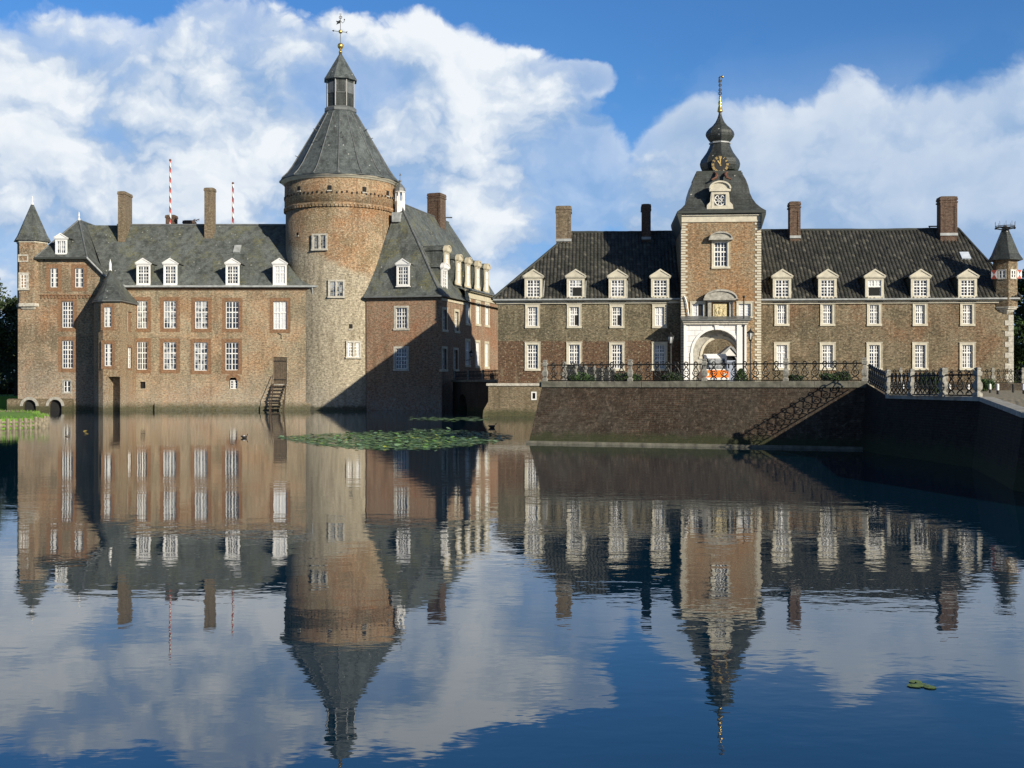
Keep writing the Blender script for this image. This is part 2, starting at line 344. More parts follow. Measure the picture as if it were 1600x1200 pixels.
# ------------------------------------------------------------------ mesh helpers
class MB:
    def __init__(s, M=None): s.v = []; s.f = []; s.mi = []; s.M = M or Matrix(); s.cur = 0
    def pts(s, ps):
        i = len(s.v); s.v += [s.M @ Vector(p) for p in ps]; return i
    def face(s, idx): s.f.append(idx); s.mi.append(s.cur)
    def poly(s, ps):
        i = s.pts(ps); s.face(tuple(range(i, i+len(ps))))
    def box(s, x0, x1, y0, y1, z0, z1):
        i = s.pts([(x0,y0,z0),(x1,y0,z0),(x1,y1,z0),(x0,y1,z0),(x0,y0,z1),(x1,y0,z1),(x1,y1,z1),(x0,y1,z1)])
        for q in ((0,3,2,1),(4,5,6,7),(0,1,5,4),(1,2,6,5),(2,3,7,6),(3,0,4,7)): s.face(tuple(i+k for k in q))
    def prism(s, ps, ext):
        n = len(ps); e = Vector(ext); i = s.pts(ps); j = s.pts([Vector(p)+e for p in ps])
        s.face(tuple(range(i+n-1, i-1, -1))); s.face(tuple(range(j, j+n)))
        for k in range(n): s.face((i+k, i+(k+1) % n, j+(k+1) % n, j+k))
    def rings(s, rings, close=True, cap0=False, cap1=False):
        idx = [s.pts(r) for r in rings]; n = len(rings[0])
        for a, b in zip(idx, idx[1:]):
            for k in range(n if close else n-1):
                s.face((a+k, a+(k+1) % n, b+(k+1) % n, b+k))
        if cap0: s.face(tuple(range(idx[0]+n-1, idx[0]-1, -1)))
        if cap1: s.face(tuple(range(idx[-1], idx[-1]+n)))
    def lathe(s, prof, n, c=(0,0), a0=0., cap0=True, cap1=True):
        s.rings([[(c[0]+r*math.cos(a0+2*math.pi*k/n), c[1]+r*math.sin(a0+2*math.pi*k/n), z) for k in range(n)] for r, z in prof], True, cap0, cap1)
    def tube(s, ps, r, n=5, cap=True):
        ps = [Vector(p) for p in ps]; rr = r if isinstance(r, (list, tuple)) else [r]*len(ps)
        rings = []
        for k, p in enumerate(ps):
            d = (ps[min(k+1, len(ps)-1)]-ps[max(k-1, 0)]).normalized()
            a = d.orthogonal() if abs(d.z) > .99 else d.cross(Vector((0,0,1)))
            a.normalize(); b_ = d.cross(a)
            rings.append([p+rr[k]*(a*math.cos(2*math.pi*q/n)+b_*math.sin(2*math.pi*q/n)) for q in range(n)])
        s.rings(rings, True, cap, cap)
    def ball(s, c, r, n=10, m=6, sc=(1,1,1)):
        rings = []
        for k in range(1, m):
            a = math.pi*k/m
            rings.append([(c[0]+sc[0]*r*math.sin(a)*math.cos(2*math.pi*q/n), c[1]+sc[1]*r*math.sin(a)*math.sin(2*math.pi*q/n), c[2]-sc[2]*r*math.cos(a)) for q in range(n)])
        s.rings(rings, True, True, True)
    def build(s, name, mat, parent=None, smooth=False, recalc=True):
        me = bpy.data.meshes.new(name); me.from_pydata([tuple(p) for p in s.v], [], s.f)
        for mm in (mat if isinstance(mat, list) else [mat]): me.materials.append(MATS[mm])
        me.polygons.foreach_set('material_index', s.mi)
        if recalc:
            bm = bmesh.new(); bm.from_mesh(me); bmesh.ops.recalc_face_normals(bm, faces=bm.faces); bm.to_mesh(me); bm.free()
        if smooth: me.polygons.foreach_set('use_smooth', [True]*len(me.polygons))
        me.update()
        o = bpy.data.objects.new(name, me); COL.objects.link(o)
        if parent: o.parent = parent
        return o
def thing(name, label, cat, loc, rz=0., group=None):
    o = bpy.data.objects.new(name, None); COL.objects.link(o)
    o.location = loc; o.rotation_euler = (0, 0, rz); o.empty_display_size = .5
    o['label'] = label; o['category'] = cat
    if group: o['group'] = group
    return o
def tag(o, label, cat, group=None):
    o['label'] = label; o['category'] = cat
    if group: o['group'] = group
    return o
def structure(o): o['kind'] = 'structure'; return o
def copy_tree(o, parent=None):
    c = o.copy(); COL.objects.link(c)
    if parent: c.parent = parent
    for ch in list(o.children): copy_tree(ch, c)
    return c
def TR(x, y, z, rz=0.): return Matrix.Translation((x, y, z)) @ Matrix.Rotation(rz, 4, 'Z')

class Front:
    """a vertical wall plane standing at a real place; reads positions along it off the survey of the photograph"""
    def __init__(s, X0, Y0, th=0.): s.X0, s.Y0, s.th = X0, Y0, th; s.c, s.s = math.cos(th), math.sin(th)
    def u(s, px, yo=0.):
        k = (px-800)/1800; X, Y = s.X0-s.s*yo, s.Y0+s.c*yo
        return (k*Y-X)/(s.c-k*s.s)
    def D(s, px, yo=0.): return s.Y0+s.c*yo+s.s*s.u(px, yo)
    def z(s, py, px, yo=0.): return EYE+(600-py)/1800*s.D(px, yo)
    def rect(s, x0, x1, y0, y1, yo=0.):
        mid = (x0+x1)/2
        return s.u(x0, yo), s.u(x1, yo), s.z(y1, mid, yo), s.z(y0, mid, yo)
    def world(s, u, y=0., z=0.): return Vector((s.X0+s.c*u-s.s*y, s.Y0+s.s*u+s.c*y, z))
    def sub(s, px, yo=0.):
        p = s.world(s.u(px, yo), yo); return Front(p.x, p.y, s.th)
    def root(s, name, label, cat, group=None): return thing(name, label, cat, (s.X0, s.Y0, 0), s.th, group)

def wall_face(mb, u0, u1, z0, z1, openings, depth=.24):
    """front wall at y=0 with rectangular openings and their reveals"""
    us = sorted({u0, u1, *[o[0] for o in openings], *[o[1] for o in openings]})
    zs = sorted({z0, z1, *[o[2] for o in openings], *[o[3] for o in openings]})
    us = [q for q in us if u0 <= q <= u1]; zs = [q for q in zs if z0 <= q <= z1]
    for a, b_ in zip(us, us[1:]):
        for c, d in zip(zs, zs[1:]):
            mu, mz = (a+b_)/2, (c+d)/2
            if any(o[0] < mu < o[1] and o[2] < mz < o[3] for o in openings): continue
            mb.poly([(a,0,c),(b_,0,c),(b_,0,d),(a,0,d)])
    for a, b_, c, d in [o[:4] for o in openings]:
        mb.poly([(a,0,c),(a,0,d),(a,depth,d),(a,depth,c)]); mb.poly([(b_,0,c),(b_,depth,c),(b_,depth,d),(b_,0,d)])
        mb.poly([(a,0,d),(b_,0,d),(b_,depth,d),(a,depth,d)]); mb.poly([(a,0,c),(a,depth,c),(b_,depth,c),(b_,0,c)])
def shell(mb, u0, u1, y1, z0, z1):
    """the other three sides and the top of a body whose front is wall_face"""
    mb.poly([(u0,0,z0),(u0,0,z1),(u0,y1,z1),(u0,y1,z0)]); mb.poly([(u1,0,z0),(u1,y1,z0),(u1,y1,z1),(u1,0,z1)])
    mb.poly([(u0,y1,z0),(u0,y1,z1),(u1,y1,z1),(u1,y1,z0)]); mb.poly([(u0,0,z1),(u1,0,z1),(u1,y1,z1),(u0,y1,z1)])

PANE_RND = random.Random(21)
def window(parent, M, w_, h, cols=4, top=2, bot=3, rec=.10, sur=None, pane='glass', lift=None, mat='white_paint', sill=True, flat=False, frame=.07):
    """M puts the lower left corner of the opening at the origin; x right, y into the wall, z up"""
    if pane == 'glass': pane = PANE_RND.choice(['glass', 'glass', 'glass', 'glass_pale', 'glass_pale', 'glass'])
    mb = MB(M); f = frame; y0, y1 = rec, rec+.08
    mb.box(0, f, y0, y1, 0, h); mb.box(w_-f, w_, y0, y1, 0, h); mb.box(f, w_-f, y0, y1, 0, f); mb.box(f, w_-f, y0, y1, h-f, h)
    rows = top+bot; zt = h*bot/rows if top and bot else None
    if cols >= 2: mb.box(w_/2-.05, w_/2+.05, y0-.012, y1, f, h-f)
    if zt: mb.box(f, w_-f, y0-.016, y1, zt-.05, zt+.05)
    g = .024; yb0, yb1 = y0+.02, y1-.012
    for k in range(1, cols):
        if cols % 2 == 0 and k == cols//2: continue
        x = w_*k/cols; x = x+(.5*f*(1-2*k/cols))
        mb.box(x-g, x+g, yb0, yb1, f, h-f)
    for k in range(1, rows):
        if zt and k == bot: continue
        z = f+(h-2*f)*k/rows; mb.box(f, w_-f, yb0+.003, yb1-.003, z-g, z+g)
    fr = mb.build('window', mat, parent)
    p = parent if flat else fr
    pm = MB(M); pm.box(.01, w_-.01, y1-.03, y1+.04, .01, h-.01); pm.build('pane', pane, p)
    if lift:                                          # an open casement: near-black plate for the unlit room
        x0, x1, z0, z1 = lift
        om = MB(M); om.box(x0*w_, x1*w_, y0-.02, y0+.03, z0*h, z1*h); om.build('open_casement', 'void_shade', p)
    if sur:
        sm, sw, pr = sur; q = MB(M)
        q.box(-sw, 0, -pr, rec+.02, -.0, h); q.box(w_, w_+sw, -pr, rec+.02, 0, h)
        q.box(-sw, w_+sw, -pr-.004, rec+.02, h, h+sw); q.box(-sw-(.05 if sill else 0), w_+sw+(.05 if sill else 0), -pr-(.06 if sill else .004), rec+.02, -sw, 0)
        if sm == 'cream_stone':                      # moulded edge
            for a, b_ in ((-sw-.035, -sw), (w_+sw, w_+sw+.035)): q.box(a, b_, -pr-.03, .02, -sw+.002, h+sw)
            q.box(-sw-.06, w_+sw+.06, -pr-.05, .02, h+sw, h+sw+.06)
        q.build('window_surround', sm, p)
    return fr
def punch(lst, r): lst.append((r[0], r[1], r[2], r[3]))

def dormer(parent, M, w_, h, ped, depth, kind='tri', front='white_paint', roofmat='castle_slate', cols=4, top=2, bot=3, jamb=.16, pane='glass', lift=None, over=.14, scroll=False):
    """origin: centre of the foot of the dormer front"""
    mb = MB(M); a = w_/2
    mb.box(-a, -a+jamb, 0, .18, 0, h); mb.box(a-jamb, a, 0, .18, 0, h)
    mb.box(-a+jamb, a-jamb, 0, .18, h-.14, h); mb.box(-a+jamb, a-jamb, -.03, .18, 0, .14)
    mb.box(-a-.07, a+.07, -.06, .2, -.08, 0)
    mb.box(-a-over+.04, a+over-.04, -.08, .2, h, h+.08); mb.box(-a-over, a+over, -.14, .2, h+.08, h+.16)
    zb = h+.16
    if kind == 'tri':
        mb.prism([(-a-over, -.14, zb), (a+over, -.14, zb), (0, -.14, zb+ped)], (0, .34, 0))
        mb.prism([(-a-over-.03, -.2, zb+.003), (-a-over+.13, -.2, zb+.003), (0, -.2, zb+ped-.06), (0, -.2, zb+ped+.07)], (0, .06, 0))
        mb.prism([(a+over-.13, -.2, zb+.003), (a+over+.03, -.2, zb+.003), (0, -.2, zb+ped+.07), (0, -.2, zb+ped-.06)], (0, .06, 0))
    else:
        n = 10; arc = [((a+over)*math.cos(math.pi*k/n), ped*math.sin(math.pi*k/n)) for k in range(n+1)]
        mb.prism([(x, -.14, zb+z) for x, z in arc], (0, .34, 0))
        for (x0, z0), (x1, z1) in zip(arc, arc[1:]):
            mb.prism([(x0, -.22, zb+z0), (x1, -.22, zb+z1), (x1*.86, -.22, zb+z1*.78), (x0*.86, -.22, zb+z0*.78)], (0, .08, 0))
    if scroll:
        for sgn in (-1, 1):
            mb.prism([(sgn*a, .02, 0), (sgn*(a+.32), .02, 0), (sgn*(a+.3), .02, .25), (sgn*(a+.12), .02, .5), (sgn*(a+.06), .02, h*.7), (sgn*a, .02, h*.8)], (0, .12, 0))
    d = mb.build('dormer', front, parent)
    c = MB(M); c.box(-a+.02, a-.02, .18, depth, -.3, h+.12); c.build('dormer_side', roofmat if roofmat != 'pantile' else 'dark_soffit', d)
    r = MB(M)
    if kind == 'tri': r.prism([(-a-over-.02, .2, zb-.02), (0, .2, zb+ped+.03), (a+over+.02, .2, zb-.02)], (0, depth+.6, 0))
    else: r.prism([(x*1.01, .2, zb+z*1.02) for x, z in arc], (0, depth+.5, 0))
    r.build('dormer_roof', roofmat, d)
    W2 = M @ Matrix.Translation((-a+jamb, 0, .14))
    window(d, W2, w_-2*jamb, h-.28, cols, top, bot, rec=.06, pane=pane, lift=lift, flat=True, frame=.05)
    return d

def chimney(parent, M, w_, d, z0, z1, mat='chimney_brick', cap='tri', panel=False, flash=True):
    """origin at the middle of the front foot"""
    mb = MB(M); a = w_/2
    mb.box(-a, a, 0, d, z0, z1-.3)
    mb.box(-a-.06, a+.06, -.06, d+.06, z1-.3, z1-.12); mb.box(-a-.03, a+.03, -.03, d+.03, z1-.12, z1)
    if panel:
        zt = z1-.3; zm = z0+(zt-z0)*.32
        mb.box(-a-.05, a+.05, -.05, d+.05, zm, zm+.1); mb.box(-a-.07, a+.07, -.07, d+.07, zt-.22, zt-.1)
        for (p, q) in ((-a, -a+.2), (a-.2, a)): mb.box(p-.02, q+.02, -.045, 0, zm+.1, zt-.22)
        mb.box(-a+.22, a-.22, -.04, 0, zt-.55, zt-.22)
    c = mb.build('chimney', mat, parent)
    q = MB(M); q.box(-a+.1, a-.1, .1, d-.1, z1-.02, z1+.05); q.build('chimney_cap', 'lead', c)
    return c

# ------------------------------------------------------------------ setting: water, land, quays
mb = MB(); mb.poly([(-400, -60, 0), (400, -60, 0), (400, 400, 0), (-400, 400, 0)])
structure(mb.build('moat_water', 'moat_water'))
mb = MB(); mb.box(-3000, 3000, 127, 5000, -2, 1.2); structure(mb.build('ground', 'grass'))
mb = MB(); mb.box(-400, 400, -60, 130, -3, -2.5); structure(mb.build('moat_bed', 'soil'))

# bastion: front, its long left flank, and the causeway wall towards the viewer
T = [(6.9, 79.0, 2.46), (1.33, 51., 2.46), (14.2, 46.2, 2.46)]
Bq = [(5.9, 79.4, -1.5), (.35, 49.3, -1.5), (13.5, 44.4, -1.5)]
mb = MB()
for k in range(2):
    mb.poly([Bq[k], Bq[k+1], T[k+1], T[k]])
mb.poly([Bq[2], (20, 60, -1.5), (20, 60, 2.46), T[2]]); mb.poly([Bq[0], T[0], (20, 85, 2.46), (20, 85, -1.5)])
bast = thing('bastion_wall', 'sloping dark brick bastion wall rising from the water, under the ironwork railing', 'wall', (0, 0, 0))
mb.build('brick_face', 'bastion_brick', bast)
mb = MB(); mb.prism([(.6, 49.82, -.4), (13.8, 44.9, -.4), (13.86, 45.2, -.4), (.76, 50.1, -.4)], (0, 0, .5))
mb.build('foot_ledge', 'coping_stone', bast)
def ledge(mb, path, w0, w1, z0, z1):
    """flat stone course along a path; w0..w1 measured to the right of travel"""
    for k in range(len(path)-1):
        a, b_ = Vector(path[k][:2]), Vector(path[k+1][:2]); d = (b_-a).normalized(); n = Vector((d.y, -d.x))
        q = [a+n*w0, b_+n*w0, b_+n*w1, a+n*w1]; za = path[k][2] if len(path[k]) > 2 else 0; zb = path[k+1][2] if len(path[k+1]) > 2 else 0
        i = mb.pts([(q[0].x, q[0].y, za+z0), (q[1].x, q[1].y, zb+z0), (q[2].x, q[2].y, zb+z0), (q[3].x, q[3].y, za+z0),
                    (q[0].x, q[0].y, za+z1), (q[1].x, q[1].y, zb+z1), (q[2].x, q[2].y, zb+z1), (q[3].x, q[3].y, za+z1)])
        for f in ((0,3,2,1),(4,5,6,7),(0,1,5,4),(1,2,6,5),(2,3,7,6),(3,0,4,7)): mb.face(tuple(i+v for v in f))
mb = MB()
ln = (Vector(T[2][:2])-Vector(T[1][:2])); L_ = ln.length; dd = ln/L_
k = 0.
while k < L_-.05:                                     # separate coping stones
    e = min(k+1.25+random.uniform(-.2, .2), L_+.1)
    a = Vector(T[1][:2])+dd*k; b_ = Vector(T[1][:2])+dd*(e-.012)
    ledge(mb, [(a.x, a.y), (b_.x, b_.y)], -.5, .10+random.uniform(-.01, .01), 2.42, 2.68+random.uniform(-.008, .008)); k = e
ledge(mb, [T[0][:2], (T[1][0]-.02, T[1][1]+.1)], -.5, .10, 2.42, 2.675)
mb.build('coping', 'coping_stone', bast)

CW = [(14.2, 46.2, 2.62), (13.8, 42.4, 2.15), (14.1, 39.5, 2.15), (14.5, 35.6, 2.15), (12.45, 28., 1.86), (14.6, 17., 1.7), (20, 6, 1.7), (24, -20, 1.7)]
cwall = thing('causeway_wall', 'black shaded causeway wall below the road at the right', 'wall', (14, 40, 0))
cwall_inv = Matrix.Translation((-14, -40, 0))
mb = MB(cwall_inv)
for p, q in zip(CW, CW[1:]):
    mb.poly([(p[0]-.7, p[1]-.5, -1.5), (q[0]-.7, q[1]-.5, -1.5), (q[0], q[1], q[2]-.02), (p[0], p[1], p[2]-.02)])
mb.build('brick_face', 'causeway_shade_brick', cwall)
mb = MB(cwall_inv); ledge(mb, CW[1:], -.34, .06, -.12, .012); mb.build('kerb_stone', 'grey_stone', cwall)
mb = MB()
mb.poly([(14.0, 43.2, 2.13), (14.7, 35.6, 2.13), (12.65, 28, 1.84), (14.8, 17, 1.68), (20.2, 6, 1.68), (24.2, -20, 1.68), (60, -20, 1.68), (60, 6, 1.68), (60, 17, 1.68), (60, 28, 1.84), (60, 35.6, 2.13), (60, 79, 2.13), (24.5, 79, 2.13)])
structure(mb.build('causeway_road', 'cobbles'))
mb = MB()
mb.prism([(1.5, 51.2, 1.), (14.2, 46.4, 1.), (14.6, 46.4, 1.), (24.6, 78.9, 1.), (70, 78.9, 1.), (70, 86.5, 1.), (8.5, 90.6, 1.), (6.95, 79., 1.)], (0, 0, 1.52))
structure(mb.build('terrace', 'cobbles'))
mb = MB(); mb.prism([(-1.3, 91.4, -1), (70, 86.1, -1), (70, 150, -1), (-1.3, 150, -1)], (0, 0, 3.5)); structure(mb.build('courtyard', 'cobbles'))

# ------------------------------------------------------------------ gate-house range on the right
G = Front(-1.13, 92.6, -math.atan(.0739))
RIDGE_Y = 7.4; DEEP = 14.8
ZR = G.z(363, 950, RIDGE_Y)
def pantiles(parent, ua, ub, uc, ud, ye, ze, yr, zr, pitch=.30):
    mb = MB(); sl = Vector((0, yr-ye, zr-ze)); L = sl.length; sl.normalize(); nrm = Vector((0, -sl.z, sl.y))
    rows = int(L/.37); prof = [(0, .0), (.2, .055), (.45, .075), (.7, .045), (.85, 0)]
    n = int((ub-ua)/pitch)
    for c in range(n):
        u = ua+c*pitch; m_ = u+pitch/2; smax = 1.
        if uc > ua and m_ < uc: smax = (m_-ua)/(uc-ua)
        if ud < ub and m_ > ud: smax = min(smax, (ub-m_)/(ub-ud))
        for r in range(rows):
            s0, s1 = r/rows, (r+1)/rows
            if s0 >= smax: break
            s1 = min(s1, smax); lift = .03+random.uniform(-.012, .016); jx = random.uniform(-.012, .012)
            sag = Vector((0, 0, .035*math.sin(u*.41)+.02*math.sin(u*1.13+s0*4)-.03))
            p0 = Vector((0, ye, ze))+sl*L*s0; p1 = Vector((0, ye, ze))+sl*(L*s1+.02)
            lo = [tuple(sag+p0+Vector((u+jx+f*pitch, 0, 0))+nrm*(h+lift)) for f, h in prof+[(1.02, 0)]]
            hi = [tuple(sag+p1+Vector((u+jx+f*pitch, 0, 0))+nrm*h) for f, h in prof+[(1.02, 0)]]
            lo2 = [tuple(sag+p0+Vector((u+jx+f*pitch, 0, 0))+nrm*(h-.02)) for f, h in prof+[(1.02, 0)]]
            mb.rings([lo2, lo, hi], False)
    return mb.build('roof', 'pantile', parent, recalc=False)

def court_wing(name, label, px0, px1, wall_mat, wx, low, upp, dmx, hipL, hipR, chims, lows=None, upps=None, dorms=None):
    F = G.sub(px0); rt = F.root(name, label, 'building')
    Wd = F.u(px1); zt = F.z(475, px0+50)
    lows, upps, dorms = lows or {}, upps or {}, dorms or {}
    ops = []; specs = []
    for k, x in enumerate(wx):
        for (y0, y1, hw, opt) in ((low[0], low[1], 8.2, lows.get(k, {})), (upp[0]+1.2, upp[1], 7.4, upps.get(k, {}))):
            r = F.rect(x-hw, x+hw, y0, y1); ops.append(r); specs.append((r, opt))
    mb = MB(); wall_face(mb, 0, Wd, 1.2, zt, ops); shell(mb, 0, Wd, DEEP, 1.2, zt)
    mb.build('wall', wall_mat, rt)
    for r, opt in specs:
        window(rt, TR(r[0], 0, r[2]), r[1]-r[0], r[3]-r[2], 4, 2, 3 if r[2] > 6 else 4, sur=('cream_stone', .17, .05), **opt)
    q = MB(); q.box(-.12 if hipL else 0, Wd+(.12 if hipR else 0), -.16, DEEP, zt, zt+.16); q.box(-.3 if hipL else 0, Wd+(.3 if hipR else 0), -.34, DEEP+.2, zt+.16, zt+.30)
    q.build('cornice', 'cream_stone', rt)
    g = MB(); ze = zt+.34
    g.box(-.35 if hipL else 0, Wd+(.35 if hipR else 0), -.52, -.36, zt+.26, zt+.38); g.build('gutter', 'lead_pale', rt)
    ua, ub = (-.45 if hipL else 0), Wd+(.45 if hipR else 0)
    uc = F.u(hipL, RIDGE_Y) if hipL else 0; ud = F.u(hipR, RIDGE_Y) if hipR else Wd
    roof = pantiles(rt, ua, ub, uc, ud, -.45, ze, RIDGE_Y, ZR)
    h = MB(); e0, e1, b0, b1 = (ua, -.45, ze), (ub, -.45, ze), (ua, DEEP+.45, ze), (ub, DEEP+.45, ze)
    r0, r1 = (uc, RIDGE_Y, ZR-.08), (ud, RIDGE_Y, ZR-.08)
    dn = lambda p: (p[0], p[1], p[2]-.14)
    h.poly([b1, b0, r0, r1]); h.poly([b0, dn(e0), r0]); h.poly([dn(e1), b1, r1]); h.poly([dn(e0), dn(e1), b1, b0])
    h.poly([dn(e0), dn(e1), dn(r1), dn(r0)])
    h.build('roof_underside', 'pantile', roof)
    c = MB(); c.tube([(uc+(ud-uc)*k/30, RIDGE_Y, ZR+.03*math.sin((uc+(ud-uc)*k/30)*.41)+random.uniform(-.012, .012)) for k in range(31)], .13, 8)
    if hipL: c.tube([(ua, -.45, ze+.03), (uc, RIDGE_Y, ZR+.02)], .12, 8)
    if hipR: c.tube([(ub, -.45, ze+.03), (ud, RIDGE_Y, ZR+.02)], .12, 8)
    c.build('ridge_tiles', 'dark_soffit', roof)
    for k, x in enumerate(dmx):
        zf = zt+.40; M = TR(F.u(x, -.38), -.38, zf)
        htop = F.z(431.5, x, -.38)-zf-.16
        d = dormer(rt, M, 1.42, htop, .5, 4.5, 'tri', 'cream_stone', 'pantile', 4, 2, 3, .2, **dorms.get(k, {}))
        lf = MB(M); lf.tube([(.76, .05, .02), (.78, .9, .95), (.8, 1.45, htop-.1)], .05, 5)
        lf.build('lead_flashing', 'lead_pale', d)
    for (x0, x1, ytop, ybase, yo, mat) in chims:
        cx = (x0+x1)/2
        z1 = F.z(ytop, cx, yo); z0 = F.z(ybase, cx, yo); sc = F.D(cx, yo)/1800
        ch = chimney(roof, TR(F.u(cx, yo), yo, 0), (x1-x0)*sc*.92, 1.1, z0-1.2, z1, mat, panel=True)
        fl = MB(TR(F.u(cx, yo), yo, 0)); fl.box(-(x1-x0)*sc*.5, (x1-x0)*sc*.5, -.1, -.04, z0-.12, z0+.1); fl.build('chimney_flashing', 'lead_pale', ch)
    return F, rt, roof, zt
left, lroot, lroof, lzt = court_wing('gatehouse_wing', 'gatehouse wing left of the gate tower, with redder brick along its foot', 778, 1066, 'court_brick',
    [832.3, 897.3, 964, 1030.6], (538.5, 576), (478.5, 509.5), [833.5, 899.5, 965, 1031.5], 893, None,
    [(868, 893, 322, 375, 6.1, 'chimney_brick'), (1002.5, 1017, 319, 372, 6.2, 'dark_chimney_brick')],
    upps={1: dict(lift=(.55, .9, .06, .58)), 2: dict(lift=(.55, .9, .06, .58)), 3: dict(pane='curtain')}, dorms={1: dict(lift=(.3, .92, .04, .55))})
right, rroot, rroof, rzt = court_wing('gatehouse_wing', 'gatehouse wing right of the gate tower, long dark pantiled roof with five dormers', 1186, 1583, 'court_brick_plain',
    [1221.5, 1293, 1366, 1437.5, 1511.5], (539, 575), (475, 506), [1222, 1293, 1366.5, 1438, 1512], None, 1497,
    [(1234, 1251, 315, 370, 6.0, 'dark_chimney_brick'), (1469, 1496, 307, 366, 5.9, 'dark_chimney_brick')],
    lows={0: dict(pane='curtain')}, dorms={2: dict(lift=(.1, .9, .04, .55), pane='curtain')})
# quoins at the right corner, rooflight, ridge vent
q = MB(); Wd = right.u(1583); z = 2.5; k = 0
while z < right.z(492, 1580):
    q.box(Wd-(.62 if k % 2 else .36), Wd+.03, -.035, .5, z, z+.40); z += .42; k += 1
q.build('quoins', 'pale_stone', rroot)
tn = (ZR-rzt-.34)/(RIDGE_Y+.45); ys = 0.
while rzt+.34+(ys+.45)*tn < right.z(406, 1510, ys): ys += .02
sk = MB(TR(right.u(1510, ys), ys, rzt+.36+(ys+.45)*tn) @ Matrix.Rotation(math.atan(tn), 4, 'X')); sk.box(-.36, .36, 0, .95, 0, .14); sk.build('rooflight', 'canvas', rroof)
vv = MB(TR(right.u(1461, 7.4), 7.3, ZR)); vv.box(-.55, .55, 0, .1, .18, .28); vv.box(-.5, -.42, 0, .08, 0, .2); vv.box(.4, .48, 0, .08, 0, .2); vv.build('ridge_vent', 'dark_soffit', rroof)

# gate tower
GT = G.sub(1065, -1.15); gt = GT.root('gate_tower', 'square gate tower with onion spire, black clock and white arched portal', 'tower')
W_ = GT.u(1188.5); zc = GT.z(347, 1126); TD = 7.0; mid = W_/2
ops = []
wr = GT.rect(1116, 1136.5, 378, 416.5); ops.append(wr)
wl = GT.rect(1081.5, 1099, 474.5, 494.5); wr2 = GT.rect(1154, 1173, 474.5, 494.5); ops += [wl, wr2]
zfl = 2.5; acx = GT.u(1125); ar = GT.u(1152.5)-acx; zsp = GT.z(529, 1125)-ar
zsplit = GT.z(498, 1125)
mb = MB(); wall_face(mb, 0, W_, zsplit, zc, ops)
def arch_wall(mb, u0, u1, z0, z1, cx, r, zs, depth, y=0., n=16):
    arc = [(cx-r*math.cos(math.pi*k/n), zs+r*math.sin(math.pi*k/n)) for k in range(n+1)]
    mb.poly([(u0,y,z0),(cx-r,y,z0),(cx-r,y,zs),(u0,y,zs)]); mb.poly([(cx+r,y,z0),(u1,y,z0),(u1,y,zs),(cx+r,y,zs)])
    mb.poly([(u0,y,zs),(cx-r,y,zs),(cx-r,y,z1),(u0,y,z1)]); mb.poly([(cx+r,y,zs),(u1,y,zs),(u1,y,z1),(cx+r,y,z1)])
    for (a, b_), (c, d) in zip(arc, arc[1:]):
        mb.poly([(a,y,b_),(c,y,d),(c,y,z1),(a,y,z1)]); mb.poly([(a,y,b_),(a,y+depth,b_),(c,y+depth,d),(c,y,d)])
    mb.poly([(cx-r,y,z0),(cx-r,y,zs),(cx-r,y+depth,zs),(cx-r,y+depth,z0)]); mb.poly([(cx+r,y,z0),(cx+r,y+depth,z0),(cx+r,y+depth,zs),(cx+r,y,zs)])
arch_wall(mb, 0, W_, 1.2, zsplit, acx, ar, zsp, .5)
for u in (0, W_): mb.poly([(u,0,1.2),(u,TD,1.2),(u,TD,zc),(u,0,zc)])
pax, prr = acx+.62, ar+.68                            # the hall behind the arch is wider than its mouth
arch_wall(mb, 0, W_, 1.2, zsplit+.6, pax, prr, zsp, .01, TD); mb.poly([(0,TD,zsplit+.6),(W_,TD,zsplit+.6),(W_,TD,zc),(0,TD,zc)])
mb.poly([(0,0,zc),(W_,0,zc),(W_,TD,zc),(0,TD,zc)])
mb.build('wall', 'gate_brick', gt)
# vaulted passage
mb = MB(); n = 14; rr = prr
arc = [(pax-rr, zfl)]+[(pax-rr*math.cos(math.pi*k/n), zsp+rr*math.sin(math.pi*k/n)) for k in range(n+1)]+[(pax+rr, zfl)]
mb.rings([[(x, .5, z) for x, z in arc], [(x, TD, z) for x, z in arc]], False); mb.build('passage', 'court_brick_plain', gt)
# grey dressed-stone arch round the inner opening
mb = MB(); arch_wall(mb, GT.u(1084), GT.u(1156), 1.2, GT.z(510, 1125), acx, ar, zsp, .3, -.06); mb.build('stone_arch', 'grey_stone', gt)
def archivolt(mb, cx, zs, r0, r1, y0, y1, n=18):
    for k in range(n):
        a, b_ = math.pi*k/n, math.pi*(k+1)/n
        mb.prism([(cx-r0*math.cos(a), y0, zs+r0*math.sin(a)), (cx-r1*math.cos(a), y0, zs+r1*math.sin(a)), (cx-r1*math.cos(b_), y0, zs+r1*math.sin(b_)), (cx-r0*math.cos(b_), y0, zs+r0*math.sin(b_))], (0, y1-y0, 0))
mb = MB(); archivolt(mb, acx, zsp, ar, ar+.2, -.14, -.062); mb.box(acx-ar-.26, acx-ar, -.15, -.064, zsp-.22, zsp-.02); mb.box(acx+ar, acx+ar+.2, -.15, -.064, zsp-.22, zsp-.02)
mb.prism([(acx-.13, -.2, zsp+ar-.02), (acx+.13, -.2, zsp+ar-.02), (acx+.2, -.2, zsp+ar+.32), (acx-.2, -.2, zsp+ar+.32)], (0, .14, 0)); mb.build('archivolt', 'cream_stone', gt)
